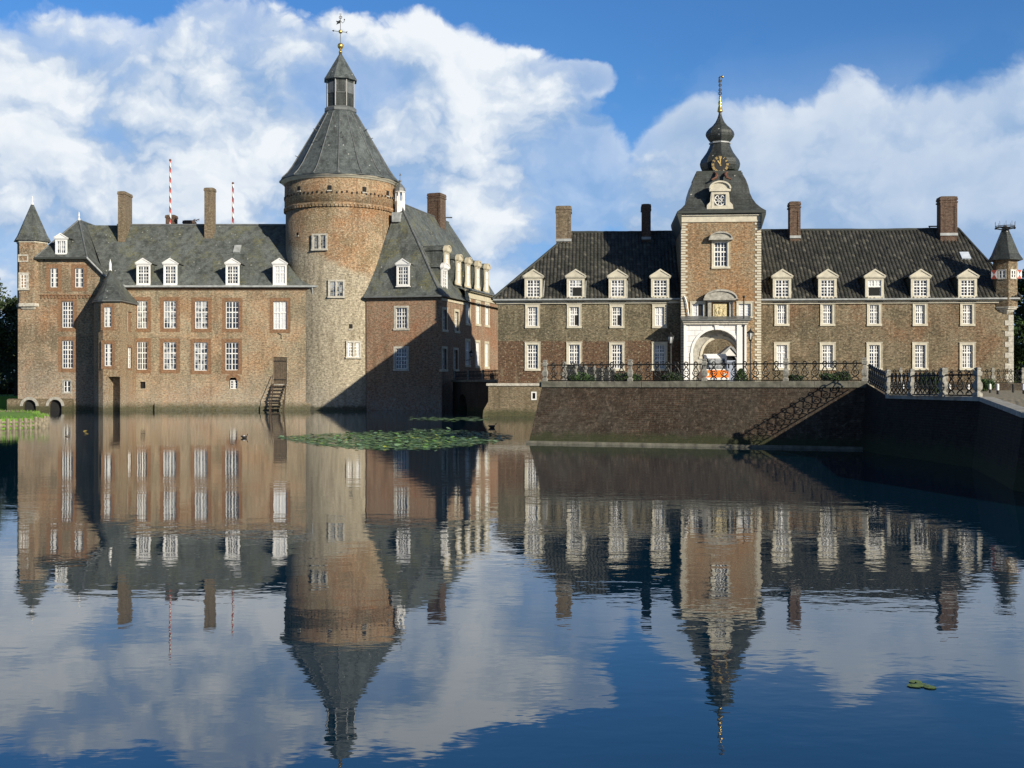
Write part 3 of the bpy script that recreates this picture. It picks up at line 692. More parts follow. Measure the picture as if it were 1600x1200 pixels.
# white portal standing before it
PY = -.95
pu0, pu1 = GT.u(1069.5, PY), GT.u(1166.5, PY); pz1 = GT.z(507, 1118, PY)
pcx = GT.u(1119.5, PY); pr = GT.u(1156, PY)-pcx; pzs = GT.z(515, 1119, PY)-pr
mb = MB(TR(0, PY, 0)); arch_wall(mb, pu0, pu1, 1.5, pz1, pcx, pr, pzs, .88)
mb.poly([(pu0,0,1.5),(pu0,0,pz1),(pu0,.94,pz1),(pu0,.94,1.5)]); mb.poly([(pu1,0,1.5),(pu1,.94,1.5),(pu1,.94,pz1),(pu1,0,pz1)])
po = mb.build('portal', 'portal_plaster', gt)
mb = MB(TR(0, PY, 0)); archivolt(mb, pcx, pzs, pr, pr+.2, -.07, -.002); mb.box(pcx-pr-.24, pcx-pr+.02, -.08, -.003, 1.5, pzs-.0)
mb.prism([(pcx-.1, -.16, pzs+pr-.02), (pcx+.1, -.16, pzs+pr-.02), (pcx+.17, -.16, pzs+pr+.34), (pcx-.17, -.16, pzs+pr+.34)], (0, .15, 0))
mb.box(pu1-.75, pu1-.02, -.12, -.002, 1.5, pz1-.002); mb.box(pu0-.06, pu0+.12, -.1, -.004, 1.5, pz1-.002); mb.build('pilaster', 'white_paint', po)
mb = MB(TR(0, PY, 0)); mb.box(pu0-.08, pu1+.1, -.22, .95, pz1, pz1+.18); mb.box(pu0-.16, pu1+.2, -.36, .95, pz1+.18, pz1+.30); mb.build('portal_cornice', 'pale_stone', po)
mb = MB(TR(0, PY, 0)); mb.prism([(pu0-.26, -.5, pz1+.30), (pu0-.26, -.5, pz1+.36), (pu0-.26, .95, pz1+.72), (pu0-.26, .95, pz1+.30)], (pu1-pu0+.6, 0, 0)); mb.build('canopy_roof', 'lead', po)
mb = MB(TR(GT.u(1162, PY-.1), PY-.14, 0)); mb.tube([(0, 0, 2.5), (0, 0, GT.z(466, 1162, PY))], .055, 7); mb.ball((0, 0, GT.z(464, 1162, PY)), .11); mb.box(-.09, .09, -.06, .06, GT.z(506, 1162, PY)-.2, GT.z(506, 1162, PY)); mb.build('gate_mast', 'iron', gt)
mb = MB(); mb.tube([(GT.u(1069), -.15, GT.z(463, 1070)), (GT.u(1072), -.18, GT.z(470, 1070)), (GT.u(1076), -.2, GT.z(494, 1075))], .06, 6); mb.build('downpipe', 'white_paint', gt)
# tower windows, pediments and relief
def seg_hood(mb, cx, z, hw, hgt, y0, y1, t_=.16, n=14):
    arc = [(cx-hw*math.cos(math.pi*k/n), z+hgt*math.sin(math.pi*k/n)) for k in range(n+1)]
    mb.prism([(x, y0+.12, q) for x, q in arc], (0, y1-y0-.12, 0))
    for (a, b_), (c, d) in zip(arc, arc[1:]):
        mb.prism([(a, y0, b_), (c, y0, d), (cx+(c-cx)*.92, y0, z+(d-z)*(1-t_*1.4)), (cx+(a-cx)*.92, y0, z+(b_-z)*(1-t_*1.4))], (0, y1-y0, 0))
    mb.box(cx-hw-.04, cx+hw+.04, y0-.02, y1, z-.14, z)
window(gt, TR(wr[0], 0, wr[2]), wr[1]-wr[0], wr[3]-wr[2], 4, 2, 3, sur=('cream_stone', .17, .06))
mb = MB(); seg_hood(mb, GT.u(1125.5), GT.z(373, 1125), GT.u(1143.5)-GT.u(1125.5), .52, -.5, 0.); mb.build('window_hood', 'grey_stone', gt)
window(gt, TR(wl[0], 0, wl[2]), wl[1]-wl[0], wl[3]-wl[2], 2, 0, 3, sur=('cream_stone', .13, .05), pane='curtain', lift=(.56, .92, .06, .95))
window(gt, TR(wr2[0], 0, wr2[2]), wr2[1]-wr2[0], wr2[3]-wr2[2], 2, 0, 4, sur=('cream_stone', .13, .05), pane='curtain')
mb = MB(); ex = GT.u(1125); seg_hood(mb, ex, GT.z(467, 1125), GT.u(1151)-ex, .72, -.62, 0.)
for a, b_ in ((1105.5, 1111), (1139, 1144.5)): mb.box(GT.u(a), GT.u(b_), -.3, .0, zsplit, GT.z(470, 1125))
mb.box(GT.u(1104), GT.u(1146), -.36, 0, GT.z(472, 1125), GT.z(467, 1125)-.14); mb.build('relief_frame', 'grey_stone', gt)
mb = MB(); rx0, rx1, rz0, rz1 = GT.u(1114), GT.u(1136), zsplit, GT.z(474.5, 1125)
mb.box(rx0, rx1, -.12, .0, rz0, rz1); mb.box(rx0+.14, rx1-.14, -.16, -.12, rz0, rz1-.12)
cxr, czr = (rx0+rx1)/2, (rz0+rz1)/2-.05
random.seed(3)
mb.ball((cxr, -.16, czr), .2, 12, 8, (.85, .4, 1.15)); mb.ball((cxr, -.16, czr+.32), .11, 9, 6, (1.2, .6, .8))
for sgn in (-1, 1):                                   # carved supporters, weathered beyond reading
    for dx_, dz_, r_ in ((.27, .2, .07), (.28, .06, .1), (.25, -.1, .09), (.3, -.24, .07), (.2, -.28, .06)): mb.ball((cxr+sgn*dx_, -.16, czr+dz_), r_, 8, 6, (.9, .6, 1.3))
mb.build('relief_panel', 'relief_stone', gt)
# quoins on both corners
mb = MB(); mb2 = MB(); z = 2.5; k = 0
while z < zc-.15:
    l = .46 if k % 2 else .30
    if z > 7.8 or True:
        mb.box(-.04, l, -.04, .4, z, z+.15); mb2.box(W_-l, W_+.04, -.04, .4, z, z+.15)
    z += .205; k += 1
mb.build('quoins', 'cream_stone', gt); mb2.build('quoins', 'cream_stone', gt)
# main cornice, coves, bell roof
mb = MB(); zk = GT.z(336, 1126); mb.box(-.05, W_+.05, -.09, TD, zc, zc+.14); mb.box(-.0, W_, -.06, TD, zc+.14, zk-.06); mb.box(-.12, W_+.12, -.2, TD, zk-.06, zk+.04); mb.build('cornice', 'cream_stone', gt)
ze = GT.z(329.5, 1126, -.3); hw = GT.u(1197, -.4)-mid; yc = TD/2
mb = MB()
for sgn in (-1, 1):
    x0 = mid+sgn*(W_/2+.02); x1 = mid+sgn*hw
    mb.prism([(x0, -.3, zk-1.15), (x1, -.38, zk-.02), (x1, -.38, zk+.1), (x0, -.38, zk+.1)], (0, TD+.5, 0))
mb.box(mid-hw, mid+hw, -.42, TD+.42, zk+.1, ze); mb.build('eaves_cove', 'dark_soffit', gt)
yq = yc+.42
prof = [(72, 329.5), (65, 325), (58, 318.5), (53, 311), (49.2, 302), (47, 291), (43.5, 281), (38.5, 272)]
rings = []
for r_, y in prof:
    f = r_/72.; rings.append([(mid-hw*f, yc-yq*f, 0), (mid+hw*f, yc-yq*f, 0), (mid+hw*f, yc+yq*f, 0), (mid-hw*f, yc+yq*f, 0)])
    yo = yc-yq*f; zz = GT.z(y, 1126, yo)
    rings[-1] = [(a, b_, zz) for a, b_, _ in rings[-1]]
mb = MB(); mb.rings(rings, True, True, True); br = mb.build('roof', 'gate_slate', gt)
f = 37.5/72.; zp = rings[-1][0][2]
mb = MB(); mb.box(mid-hw*f-.06, mid+hw*f+.06, yc-yq*f-.06, yc+yq*f+.06, zp, zp+.12); mb.box(mid-hw*f+.02, mid+hw*f-.02, yc-yq*f+.02, yc+yq*f-.02, zp+.12, zp+.28); mb.build('roof_platform', 'dark_soffit', br)
scn = GT.D(1125, yc)/1800; cxo = GT.u(1125, yc)
prof = [(27, 268), (28.5, 266), (30.5, 261), (31.3, 256.5), (29.6, 250.5), (25.5, 245), (20.5, 238), (17.2, 231), (15.2, 226)]
mb = MB(); mb.lathe([(r_*scn, GT.z(y, 1125, yc)) for r_, y in prof], 8, (cxo, yc), R(90)); on = mb.build('onion_base', 'onion_slate', br)
mb = MB(); mb.lathe([(r_*scn, GT.z(y, 1125, yc)) for r_, y in ((15, 226.2), (17.2, 225.4), (17.2, 223.6), (15, 222.6))], 8, (cxo, yc), R(90)); mb.build('onion_collar', 'lead_pale', br)
prof = [(14.8, 223), (18.5, 218.5), (21.4, 214), (22.4, 210.5), (21.2, 206), (17, 201), (11.5, 196.5), (7, 191), (4.1, 185), (2.4, 179), (1.8, 174)]
mb = MB(); mb.lathe([(r_*scn, GT.z(y, 1125, yc)) for r_, y in prof], 8, (cxo, yc), R(90)); mb.build('onion_top', 'onion_slate', br)
prof = [(2.0, 176), (4.8, 174), (3.8, 172.5), (3.2, 168), (2.2, 165), (2.8, 163), (3, 160.5), (2, 158), (1.6, 155), (2, 153.5), (1.4, 151), (.5, 149)]
mb = MB(); mb.lathe([(r_*scn, GT.z(y, 1125, yc)) for r_, y in prof], 10, (cxo, yc)); mb.build('gilded_finial', 'gilding', br, True)
Zp = lambda y: GT.z(y, 1125, yc)
mb = MB(TR(cxo, yc, 0)); mb.tube([(0, 0, Zp(150)), (0, 0, Zp(119))], .04, 5)
def ringtube(mb, c, r, t_, n=12): mb.tube([(c[0]+r*math.cos(2*math.pi*k/n), c[1], c[2]+r*math.sin(2*math.pi*k/n)) for k in range(n+1)], t_, 4)
for y, r_ in ((146, .12), (140.5, .1), (133, .1)): ringtube(mb, (0, 0, Zp(y)), r_, .032)
mb.prism([(-.14, -.02, Zp(129)), (.1, -.02, Zp(128.5)), (.16, -.02, Zp(124)), (.02, -.02, Zp(125.5)), (-.1, -.02, Zp(122.5))], (0, .04, 0)); mb.tube([(-.12, 0, Zp(122)), (.1, 0, Zp(119.5)), (.2, 0, Zp(120.5))], .04, 5)
mb.build('weather_vane', 'iron', br)
mb = MB(TR(cxo, yc, 0)); mb.ball((.2, 0, Zp(120.2)), .11); mb.build('gilt_ball', 'gilding', br, True)
# clock
CY = yc-31.5*scn-.28; ccx, ccz, cr = GT.u(1125.3, CY), GT.z(257, 1125, CY), 13.6*GT.D(1125, CY)/1800
mb = MB(TR(ccx, CY, ccz)); n = 32
mb.prism([(cr*math.cos(2*math.pi*k/n), 0, cr*math.sin(2*math.pi*k/n)) for k in range(n)], (0, .14, 0)); mb.box(-.25, .25, .14, .9, -.3, .3); ck = mb.build('clock', 'clock_black', gt)
NUM = ['XII', 'I', 'II', 'III', 'IIII', 'V', 'VI', 'VII', 'VIII', 'IX', 'X', 'XI']
mb = MB(TR(ccx, CY, ccz))
def stroke(mb, M0, x0, z0, x1, z1, t_=.019):
    d = Vector((x1-x0, 0, z1-z0)).normalized(); p = Vector((-d.z, 0, d.x))*t_
    a, b_ = Vector((x0, 0, z0)), Vector((x1, 0, z1))
    mb.prism([M0 @ q for q in (a+p, a-p, b_-p, b_+p)], (0, -.02, 0))
for h_, s_ in enumerate(NUM):
    ang = -2*math.pi*h_/12; M0 = Matrix.Rotation(-ang, 4, 'Y') @ Matrix.Translation((0, -.003, cr*.83))
    wid = {'I': .06, 'V': .12, 'X': .12}; tot = sum(wid[c] for c in s_); x = -tot/2; hh = .095
    for c in s_:
        w2 = wid[c]; a, b_ = x+.015, x+w2-.015; mm = x+w2/2
        if c == 'I': stroke(mb, M0, mm, -hh, mm, hh)
        if c == 'V': stroke(mb, M0, a, hh, mm, -hh); stroke(mb, M0, b_, hh, mm, -hh)
        if c == 'X': stroke(mb, M0, a, hh, b_, -hh); stroke(mb, M0, b_, hh, a, -hh)
        x += w2
mb.build('clock_numerals', 'clock_gold', ck)
mb = MB(TR(ccx, CY-.03, ccz))
for ang, l in ((-33, .40), (1, .62)):
    M0 = Matrix.Rotation(R(ang), 4, 'Y'); mb.prism([M0 @ Vector(p) for p in ((-.03, 0, -.12), (.03, 0, -.12), (.055, 0, l*.8), (0, 0, l), (-.055, 0, l*.8))], (0, -.02, 0))
mb.build('clock_hands', 'clock_gold', ck)
mb = MB(TR(ccx, CY, ccz))
for sgn in (-1, 1): mb.tube([(sgn*.62, -.02, -.62), (sgn*.42, -.25, -.72), (sgn*.33, -.6, -.95), (sgn*.42, -.85, -1.2), (sgn*.78, -.95, -1.38)], [.06, .09, .12, .10, .06], 6)
mb.build('clock_bracket', 'rust_iron', ck)
# bell-roof dormer with an oval window
dy_ = -.12
M = TR(GT.u(1125, dy_), dy_, GT.z(325, 1125, dy_)); dw = 1.32; dh = GT.z(299, 1125, dy_)-GT.z(325, 1125, dy_)
mb = MB(M); a = dw/2
mb.box(-a, -a+.22, 0, .3, 0, dh); mb.box(a-.22, a, 0, .3, 0, dh); mb.box(-a+.22, a-.22, 0, .3, dh-.22, dh); mb.box(-a+.22, a-.22, 0, .3, 0, .2)
mb.box(-a-.16, a+.16, -.12, .3, dh, dh+.2); n = 12
arc = [((a+.2)*math.cos(math.pi*k/n), dh+.2+.62*math.sin(math.pi*k/n)) for k in range(n+1)]
mb.prism([(x, -.05, z) for x, z in arc], (0, .4, 0))
for (p, q), (c, d) in zip(arc, arc[1:]): mb.prism([(p, -.2, q), (c, -.2, d), (c*.86, -.2, dh+.2+(d-dh-.2)*.8), (p*.86, -.2, dh+.2+(q-dh-.2)*.8)], (0, .16, 0))
for sgn in (-1, 1): mb.prism([(sgn*a, .03, 0), (sgn*(a+.36), .03, 0), (sgn*(a+.34), .03, .25), (sgn*(a+.1), .03, .5), (sgn*(a+.04), .03, dh*.9), (sgn*a, .03, dh)], (0, .16, 0))
mb.box(-a-.36, a+.36, -.04, .28, -.1, 0); dr = mb.build('dormer', 'cream_stone', gt)
mb = MB(M); mb.box(-a+.05, a-.05, .3, 2.6, -.2, dh+.5); mb.build('dormer_side', 'gate_slate', dr)
mb = MB(M); ow, oh, oz = a-.26, (dh-.46)/2, .2+(dh-.42)/2
mb.tube([(ow*math.cos(2*math.pi*k/20), .16, oz+oh*math.sin(2*math.pi*k/20)) for k in range(21)], .045, 5)
for k in range(8):
    an = 2*math.pi*(k+.5)/8; mb.tube([(.16*math.cos(an), .17, oz+.13*math.sin(an)), (ow*math.cos(an), .17, oz+oh*math.sin(an))], .03, 4)
ringtube(mb, (0, .17, oz), .14, .03); mb.tube([(-.1, .17, oz-.09), (.1, .17, oz+.09)], .025, 4); mb.build('oval_window', 'white_paint', dr)
mb = MB(M); mb.box(-a+.22, a-.22, .2, .26, .2, dh-.22); mb.build('pane', 'glass', dr)

# corner watch turret on the right
wx, wy = right.world(right.u(1573), .35).xy
wt = thing('watch_turret', 'hexagonal watch turret corbelled off the right-hand corner, ring of spikes on its pointed roof', 'turret', (wx, wy, 0))
sw = wy/1800; zz = lambda y: EYE+(600-y)*sw
TA = R(-98)
mb = MB(); mb.lathe([(18.2*sw, zz(481)), (18.2*sw, zz(405))], 6, a0=TA); mb.build('wall', 'court_brick_plain', wt)
mb = MB(); mb.lathe([(8*sw, zz(491)), (13*sw, zz(487)), (13*sw, zz(485.5)), (17*sw, zz(484)), (17*sw, zz(482.5)), (19*sw, zz(481.5)), (19*sw, zz(480))], 6, a0=TA); mb.build('corbel', 'pale_stone', wt)
mb = MB(); mb.lathe([(26.5*sw, zz(407.5)), (26.5*sw, zz(406.3)), (21*sw, zz(398)), (3*sw, zz(353))], 6, a0=TA); rf = mb.build('roof', 'onion_slate', wt)
mb = MB(TR(0, 0, zz(356.5))); Rg = 14.5*sw
mb.tube([(Rg*math.cos(k*math.pi/12), Rg*math.sin(k*math.pi/12), .03*math.sin(k)) for k in range(25)], .055, 5)
mb.tube([(Rg*.97*math.cos(k*math.pi/12), Rg*.97*math.sin(k*math.pi/12), .14) for k in range(25)], .03, 5)
for k in range(10):
    a = k*math.pi/5; mb.tube([(Rg*math.cos(a), Rg*math.sin(a), 0), (Rg*1.03*math.cos(a), Rg*1.03*math.sin(a), .5)], .014, 4)
    if k % 2 == 0: mb.tube([(0, 0, -.1), (Rg*math.cos(a), Rg*math.sin(a), 0)], .025, 4)
mb.build('spike_ring', 'iron', rf)
for fa, sgn in ((R(-128), -1), (R(-68), 1)):
    nx, ny = math.cos(fa), math.sin(fa); ap = 18.2*sw*math.cos(R(30))
    M = Matrix.Translation((nx*ap, ny*ap, zz(436))) @ Matrix.Rotation(fa+R(90), 4, 'Z')
    f = window(wt, M @ Matrix.Translation((-.24, 0, 0)), .48, .62, 2, 0, 2, rec=-.05, sur=('pale_stone', .08, .06), sill=False, frame=.05)
    mb = MB(M); x0 = -.8 if sgn < 0 else .36
    mb.box(x0, x0+.44, -.09, -.05, -.02, .66); s_ = mb.build('shutter', 'white_paint', wt)
    mb = MB(M); mb.prism([(x0, -.097, -.02), (x0+.44, -.097, -.02), (x0+.22, -.097, .32)], (0, .004, 0)); mb.prism([(x0, -.097, .66), (x0+.22, -.097, .32), (x0+.44, -.097, .66)], (0, .004, 0)); mb.build('shutter_paint', 'red_shutter', s_)

# quay wall under the left corner of the range
Q = Front(-1.87, 90.9, G.th); qw = Q.root('quay_wall', 'low brick quay wall with a small loophole below the left gatehouse wing', 'wall')
mb = MB(); lo = Q.rect(832, 836.5, 614, 623)
wall_face(mb, 0, 9, -1, 2.42, [lo], .3); mb.poly([(0,0,-1),(0,0,2.42),(.3,14,2.42),(.3,14,-1)]); mb.build('brick_face', 'quay_brick', qw)
mb = MB(); mb.box(-.15, 9, -.12, 1.9, 2.42, 2.62); mb.box(0.05, 9, .3, 1.9, 1, 2.41); mb.build('coping', 'pale_stone', qw)
mb = MB(); mb.prism([(0.02, .02, -1), (-.55, -.1, -1), (-.38, -.1, .5), (0.02, .0, 1.2)], (0, 2.2, 0)); mb.build('footing', 'quay_brick', qw)
mb = MB(); a, b_, c, d = lo; mb.box(a-.1, a, -.04, .1, c-.1, d+.1); mb.box(b_, b_+.1, -.04, .1, c-.1, d+.1); mb.box(a, b_, -.04, .1, d, d+.1); mb.box(a, b_, -.04, .1, c-.1, c); mb.build('loophole_frame', 'white_paint', qw)
mb = MB(); mb.box(a, b_, .12, .2, c, d); mb.build('loophole', 'void_shade', qw)

# ------------------------------------------------------------------ the castle on the left
CD = 112.
C = Front(-40., CD, 0.)
# main range
MR = C.sub(140); mr = MR.root('castle_range', 'long brick castle range with mossy slate roof between the bay turret and the round tower', 'building')
ze = MR.z(449, 340); u1 = MR.u(499)
main = []
for x0, x1, y0, y1, o in [(214, 230, 470, 513, {}), (255.5, 275.5, 470, 513, {}), (304.5, 325, 470.5, 513.5, {}), (352.5, 373, 471, 513.5, {}), (427, 448, 471, 514.5, dict(pane='curtain')),
                          (214, 230, 534, 577.5, {}), (255, 275.5, 534.5, 577.5, {}), (303.5, 324, 535, 579, {}), (352, 372.5, 535, 578.5, {})]:
    main.append((MR.rect(x0, x1, y0, y1), o))
small = MR.rect(218.5, 227, 596.5, 607); arch = MR.rect(357.5, 371, 590, 607.5); door = MR.rect(427, 448, 558, 600); drain = (MR.u(330), MR.u(345), -.3, .25)
mb = MB(); wall_face(mb, MR.u(163.1), u1, -1.5, ze, [m_[0] for m_ in main]+[small, arch, door, drain], .3); shell(mb, MR.u(163.1), u1, 12, -1.5, ze); mb.build('wall', 'castle_brick', mr)
for r, o in main: window(mr, TR(r[0], 0, r[2]), r[1]-r[0], r[3]-r[2], 4, 2, 3, sur=('red_trim', .36, .006), sill=False, **o)
mb = MB(); r = small; mb.box(r[0], r[1], .25, .32, r[2], r[3]); mb.build('cellar_opening', 'void_shade', mr)
mb = MB(); r = drain; mb.box(r[0], r[1], .25, .32, r[2], r[3]); mb.build('drain_opening', 'void_shade', mr)
r = arch; window(mr, TR(r[0]+.1, 0.1, r[2]), r[1]-r[0]-.1, r[3]-r[2]-.25, 3, 0, 3, rec=.1)
mb = MB(); cxa = (r[0]+r[1])/2; archivolt(mb, cxa, r[3]-.3, (r[1]-r[0])/2-.05, (r[1]-r[0])/2+.3, -.02, .05); mb.build('relieving_arch', 'red_trim', mr)
r = door; mb = MB(); n = 6
for k in range(n):
    a = r[0]+(r[1]-r[0])*k/n; mb.box(a+.008, a+(r[1]-r[0])/n-.008, .10, .16, r[2], r[3])
dr = mb.build('door', 'wood_weathered', mr)
mb = MB(); mb.box(r[0], r[1], .06, .1, r[3]-.42, r[3]-.34); mb.box(r[0], r[1], .06, .1, r[2]+.38, r[2]+.46); mb.build('strap_hinge', 'iron', dr)
mb = MB(); mb.box(r[0]-.06, r[1]+.06, -.05, .25, r[2]-.14, r[2]); mb.build('door_sill', 'grey_stone', mr)
mb = MB(); mb.prism([(MR.u(243), -.02, -1), (MR.u(243), -.32, -1), (MR.u(243), -.28, .62), (MR.u(243), -.02, .78)], (MR.u(492)-MR.u(243), 0, 0)); mb.build('plinth', 'castle_brick', mr)
mb = MB(); mb.box(MR.u(196), u1, -.06, 0, ze-.28, ze-.16); mb.box(MR.u(196), u1, -.14, 0, ze-.16, ze-.04); mb.build('eaves_course', 'red_trim', mr)
zg = ze+.02
mb = MB(); mb.box(MR.u(196), MR.u(497), -.52, -.32, zg-.04, zg+.14); mb.box(MR.u(194), MR.u(197), -.5, -.3, zg-.5, zg+.2); mb.build('gutter', 'lead_pale', mr)
mb = MB(); mb.tube([(MR.u(489), -.4, zg), (MR.u(489), -.3, zg-.6), (MR.u(489.5), -.1, zg-1.0), (MR.u(489.5), -.1, zg-1.3)], .06, 6); mb.build('downpipe', 'lead_pale', mr)
ridz = MR.z(352, 330, 6.); ue = MR.u(501)
prof = [(-.45, zg), (.35, zg+.75), (6., ridz), (11.65, zg+.75), (12.4, zg)]
mb = MB(); lu = [MR.u(164), MR.u(164), MR.u(100), MR.u(100), MR.u(100)]
mb.rings([[(u_, y, z) for u_, (y, z) in zip(lu, prof)], [(ue+1., y, z) for y, z in prof]], True, True, True); rf = mb.build('roof', 'castle_slate', mr)
mb = MB(); mb.tube([(MR.u(150), 6., ridz+.03), (ue, 6., ridz+.03)], .12, 6); mb.build('ridge_tiles', 'lead', rf)
for xm, o in ((223.8, {}), (266, {}), (363.2, {}), (437, dict(pane='curtain'))):
    y_ = -.28; dormer(mr, TR(MR.u(xm, y_), y_, MR.z(445.5, xm, y_)), 1.32, 1.98, .42, 3.0, 'tri', 'white_paint', 'castle_slate', 4, 2, 3, .15, over=.1, **o)
chimney(rf, TR(MR.u(189.7, 4.2), 4.2, 0), .72, 2.2, 15.5, MR.z(299, 190, 4.2))
chimney(rf, TR(MR.u(326.3, 4.6), 4.6, 0), .92, .95, 16.2, MR.z(293.5, 326, 4.6))
chimney(rf, TR(MR.u(266, 9.5), 9.5, 0), .98, .98, 15.5, MR.z(336, 266, 9.5), 'dark_chimney_brick')
bc = chimney(rf, TR(MR.u(294, 9.5), 9.5, 0), 1.1, 1.0, 15.5, MR.z(344.5, 294, 9.5), 'dark_chimney_brick')
sl_ang = math.atan2(ridz-zg-.75, 5.65)
def on_roof(px, py):                                  # a point of the front slope seen in this direction
    for k in range(400):
        y_ = .35+k*.0145; zr = zg+.75+(y_-.35)*math.tan(sl_ang)
        if MR.z(py, px, y_) <= zr: return Vector((MR.u(px, y_), y_, zr))
    return Vector((MR.u(px, 3), 3, 15))
p = on_roof(369.5, 395); mb = MB(Matrix.Translation(p) @ Matrix.Rotation(sl_ang, 4, 'X')); mb.box(-.34, .34, -.05, 1.05, -.05, .12); mb.build('rooflight', 'lead_pale', rf)
p = on_roof(462, 420); mb = MB(Matrix.Translation(p)); mb.tube([(0, 0, -.2), (0, -.1, .55)], .05, 5); mb.build('vent_pipe', 'white_paint', rf)
mb = MB(); 
for k in range(7): mb.tube([(MR.u(303, 9.5)+random.uniform(-.4, .4), 10+random.uniform(-.3, .3), MR.z(344.5, 294, 9.5)), (MR.u(303, 9.5)+random.uniform(-.6, .6), 10+random.uniform(-.4, .4), MR.z(344.5, 294, 9.5)+random.uniform(.1, .3))], .03, 3)
nst = tag(mb.build('nest', 'twigs'), 'scrubby bird nest of twigs on the lowest back chimney', 'nest'); nst.location = (MR.X0, MR.Y0, 0)
mb = MB(); cxs, czs = MR.u(437.5), MR.z(524, 437); mb.tube([(cxs-.22, -.04, czs+.2), (cxs, -.04, czs+.12), (cxs+.14, -.04, czs), (cxs+.1, -.04, czs-.2), (cxs+.2, -.04, czs-.3)], .035, 5); mb.build('wall_anchor', 'iron', mr)

# wooden stair to the water
r = door
stp = thing('wooden_steps', 'steep dark wooden steps leading from the plank door down to the moat', 'stairs', (MR.X0+r[0], CD, 0))
mb = MB(); wdt = r[1]-r[0]; zt_ = r[2]
for u in (.04, wdt-.04): mb.prism([(u-.04, -.1, zt_), (u-.04, -1.5, -.6), (u-.04, -1.75, -.6), (u-.04, -.3, zt_+.05)], (.08, 0, 0))
mb.build('stringer', 'wood_dark', stp)
for k in range(9):
    f = (k+.5)/9.5; mb = MB(); y_ = -.25-1.2*f; z_ = zt_*(1-f)-.05*f
    mb.box(-.04, wdt+.04, y_-.16, y_+.12, z_-.03, z_+.03); mb.build('tread', 'wood_weathered', stp)
for u in (.0, wdt): 
    mb = MB(); mb.tube([(u, -1.72, -.8), (u, -1.72, 1.05)], .06, 6); mb.build('post', 'wood_dark', stp)
mb = MB(); mb.tube([(0, -1.72, 1.0), (0, -.2, zt_+.9)], .035, 5); mb.build('handrail', 'wood_dark', stp)

# flagstaffs
for px, ytop, lab in ((266, 251, 'taller red and white striped flagstaff standing at the left behind the castle ridge'), (364, 287, 'shorter red and white striped flagstaff, the one nearer the round tower')):
    D_ = CD+8; h_ = EYE+(600-ytop)/1800*D_
    o = thing('flagstaff', lab, 'flagstaff', ((px-800)/1800*D_, D_, 15.5), 0, 'striped flagstaffs on the castle roof')
    mb = MB(); mb.lathe([(.115, 0), (.115, 1.5), (.09, h_-15.6), (.05, h_-15.5)], 10); mb.build('pole', 'candy_stripe', o)
    mb = MB(); mb.ball((0, 0, h_-15.45), .13); mb.build('truck_knob', 'rust_iron', o)

# left pavilion
PV = C.sub(28); pv = PV.root('castle_pavilion', 'tall brick end pavilion with a hipped slate roof at the far left of the castle', 'building')
zt = PV.z(404, 100); uS = PV.u(137); uE = PV.u(163); zE = PV.z(434, 163)
wins = [PV.rect(78.5, 90.5, 419, 449), PV.rect(117, 130, 419, 449), PV.rect(97, 114, 471, 512), PV.rect(97, 114, 532, 575.5), PV.rect(99, 110, 595, 613)]
mb = MB(); wall_face(mb, 0, uS, -1.5, zt, wins, .3)
wall_face(mb, uS, uE, -1.5, zE, [], .3); mb.poly([(uS,0,zE),(uE,0,zE),(uS,0,zt)])
mb.poly([(0,0,-1.5),(0,0,zt),(0,10,zt),(0,10,-1.5)]); mb.poly([(uE,0,ze),(uE,9,ze),(uE,9,zE),(uE,0,zE)]); mb.poly([(0,10,-1.5),(0,10,zt),(uE,10,zt),(uE,10,-1.5)])
mb.poly([(0,0,zt),(uS,0,zt),(uS,10,zt),(0,10,zt)])
mb.build('wall', 'pavilion_brick', pv)
for k, r in enumerate(wins):
    window(pv, TR(r[0], 0, r[2]), r[1]-r[0], r[3]-r[2], 3 if k < 2 else (4 if k < 4 else 2), 2 if k < 4 else 0, 2 if k < 2 else (4 if k < 4 else 2), sur=('red_trim' if k < 4 else 'grey_stone', .38 if k < 4 else .12, .006), sill=False)
zd = PV.z(464, 100); mb = MB(); mb.box(PV.u(64), uE, -.12, 0, zd+.14, zd+.24)
u = PV.u(64)
while u < uE-.1: mb.box(u, u+.16, -.1, 0, zd-.12, zd+.14); u += .34
mb.build('dentil_course', 'red_trim', pv)
# iron cramp shadows are real: the anchor bar
mb = MB(); mb.tube([(PV.u(70), -.06, PV.z(407, 70)), (PV.u(64), -.3, PV.z(403, 70)+.1)], .05, 5); mb.build('wall_anchor', 'iron', pv)
e0, e1 = PV.u(57), PV.u(138.5); zv = PV.z(403, 100); xr = (e0+e1)/2+.02; zrp = PV.z(344, 117, 4.2)
slp = (zrp-zv)/(e1-xr)
mb = MB(); y0 = -.4
A = (xr, 4.2, zrp); Bk = (xr, 9., zrp); FL, FR = (e0, y0, zv), (e1, y0, zv); V = (uE+.15, y0, zE+.18)
BL, BR, BV = (e0, 9., zv), (e1, 9., zv), (uE+.15, 9., zE+.18)
mb.poly([FL, FR, A]); mb.poly([FR, BR, Bk, A]); mb.poly([FR, V, BV, BR]); mb.poly([FL, A, Bk, BL]); mb.poly([BL, Bk, BR]); mb.poly([FL, BL, BR, FR])
mb.poly([(uE+.15, y0, zE+.03), (uE+.15, 9., zE+.03), (e1, 9, zv-.15), (e1, y0, zv-.15)])
rf = mb.build('roof', 'pavilion_slate', pv)
mb = MB(); mb.tube([FR, A], .09, 6); mb.tube([FL, A], .09, 6); mb.tube([A, Bk], .1, 6); mb.build('hip_lead', 'lead', rf)
mb = MB(); mb.box(e0, e1, y0-.14, y0+.06, zv-.16, zv+.02); mb.build('gutter', 'dark_soffit', rf)
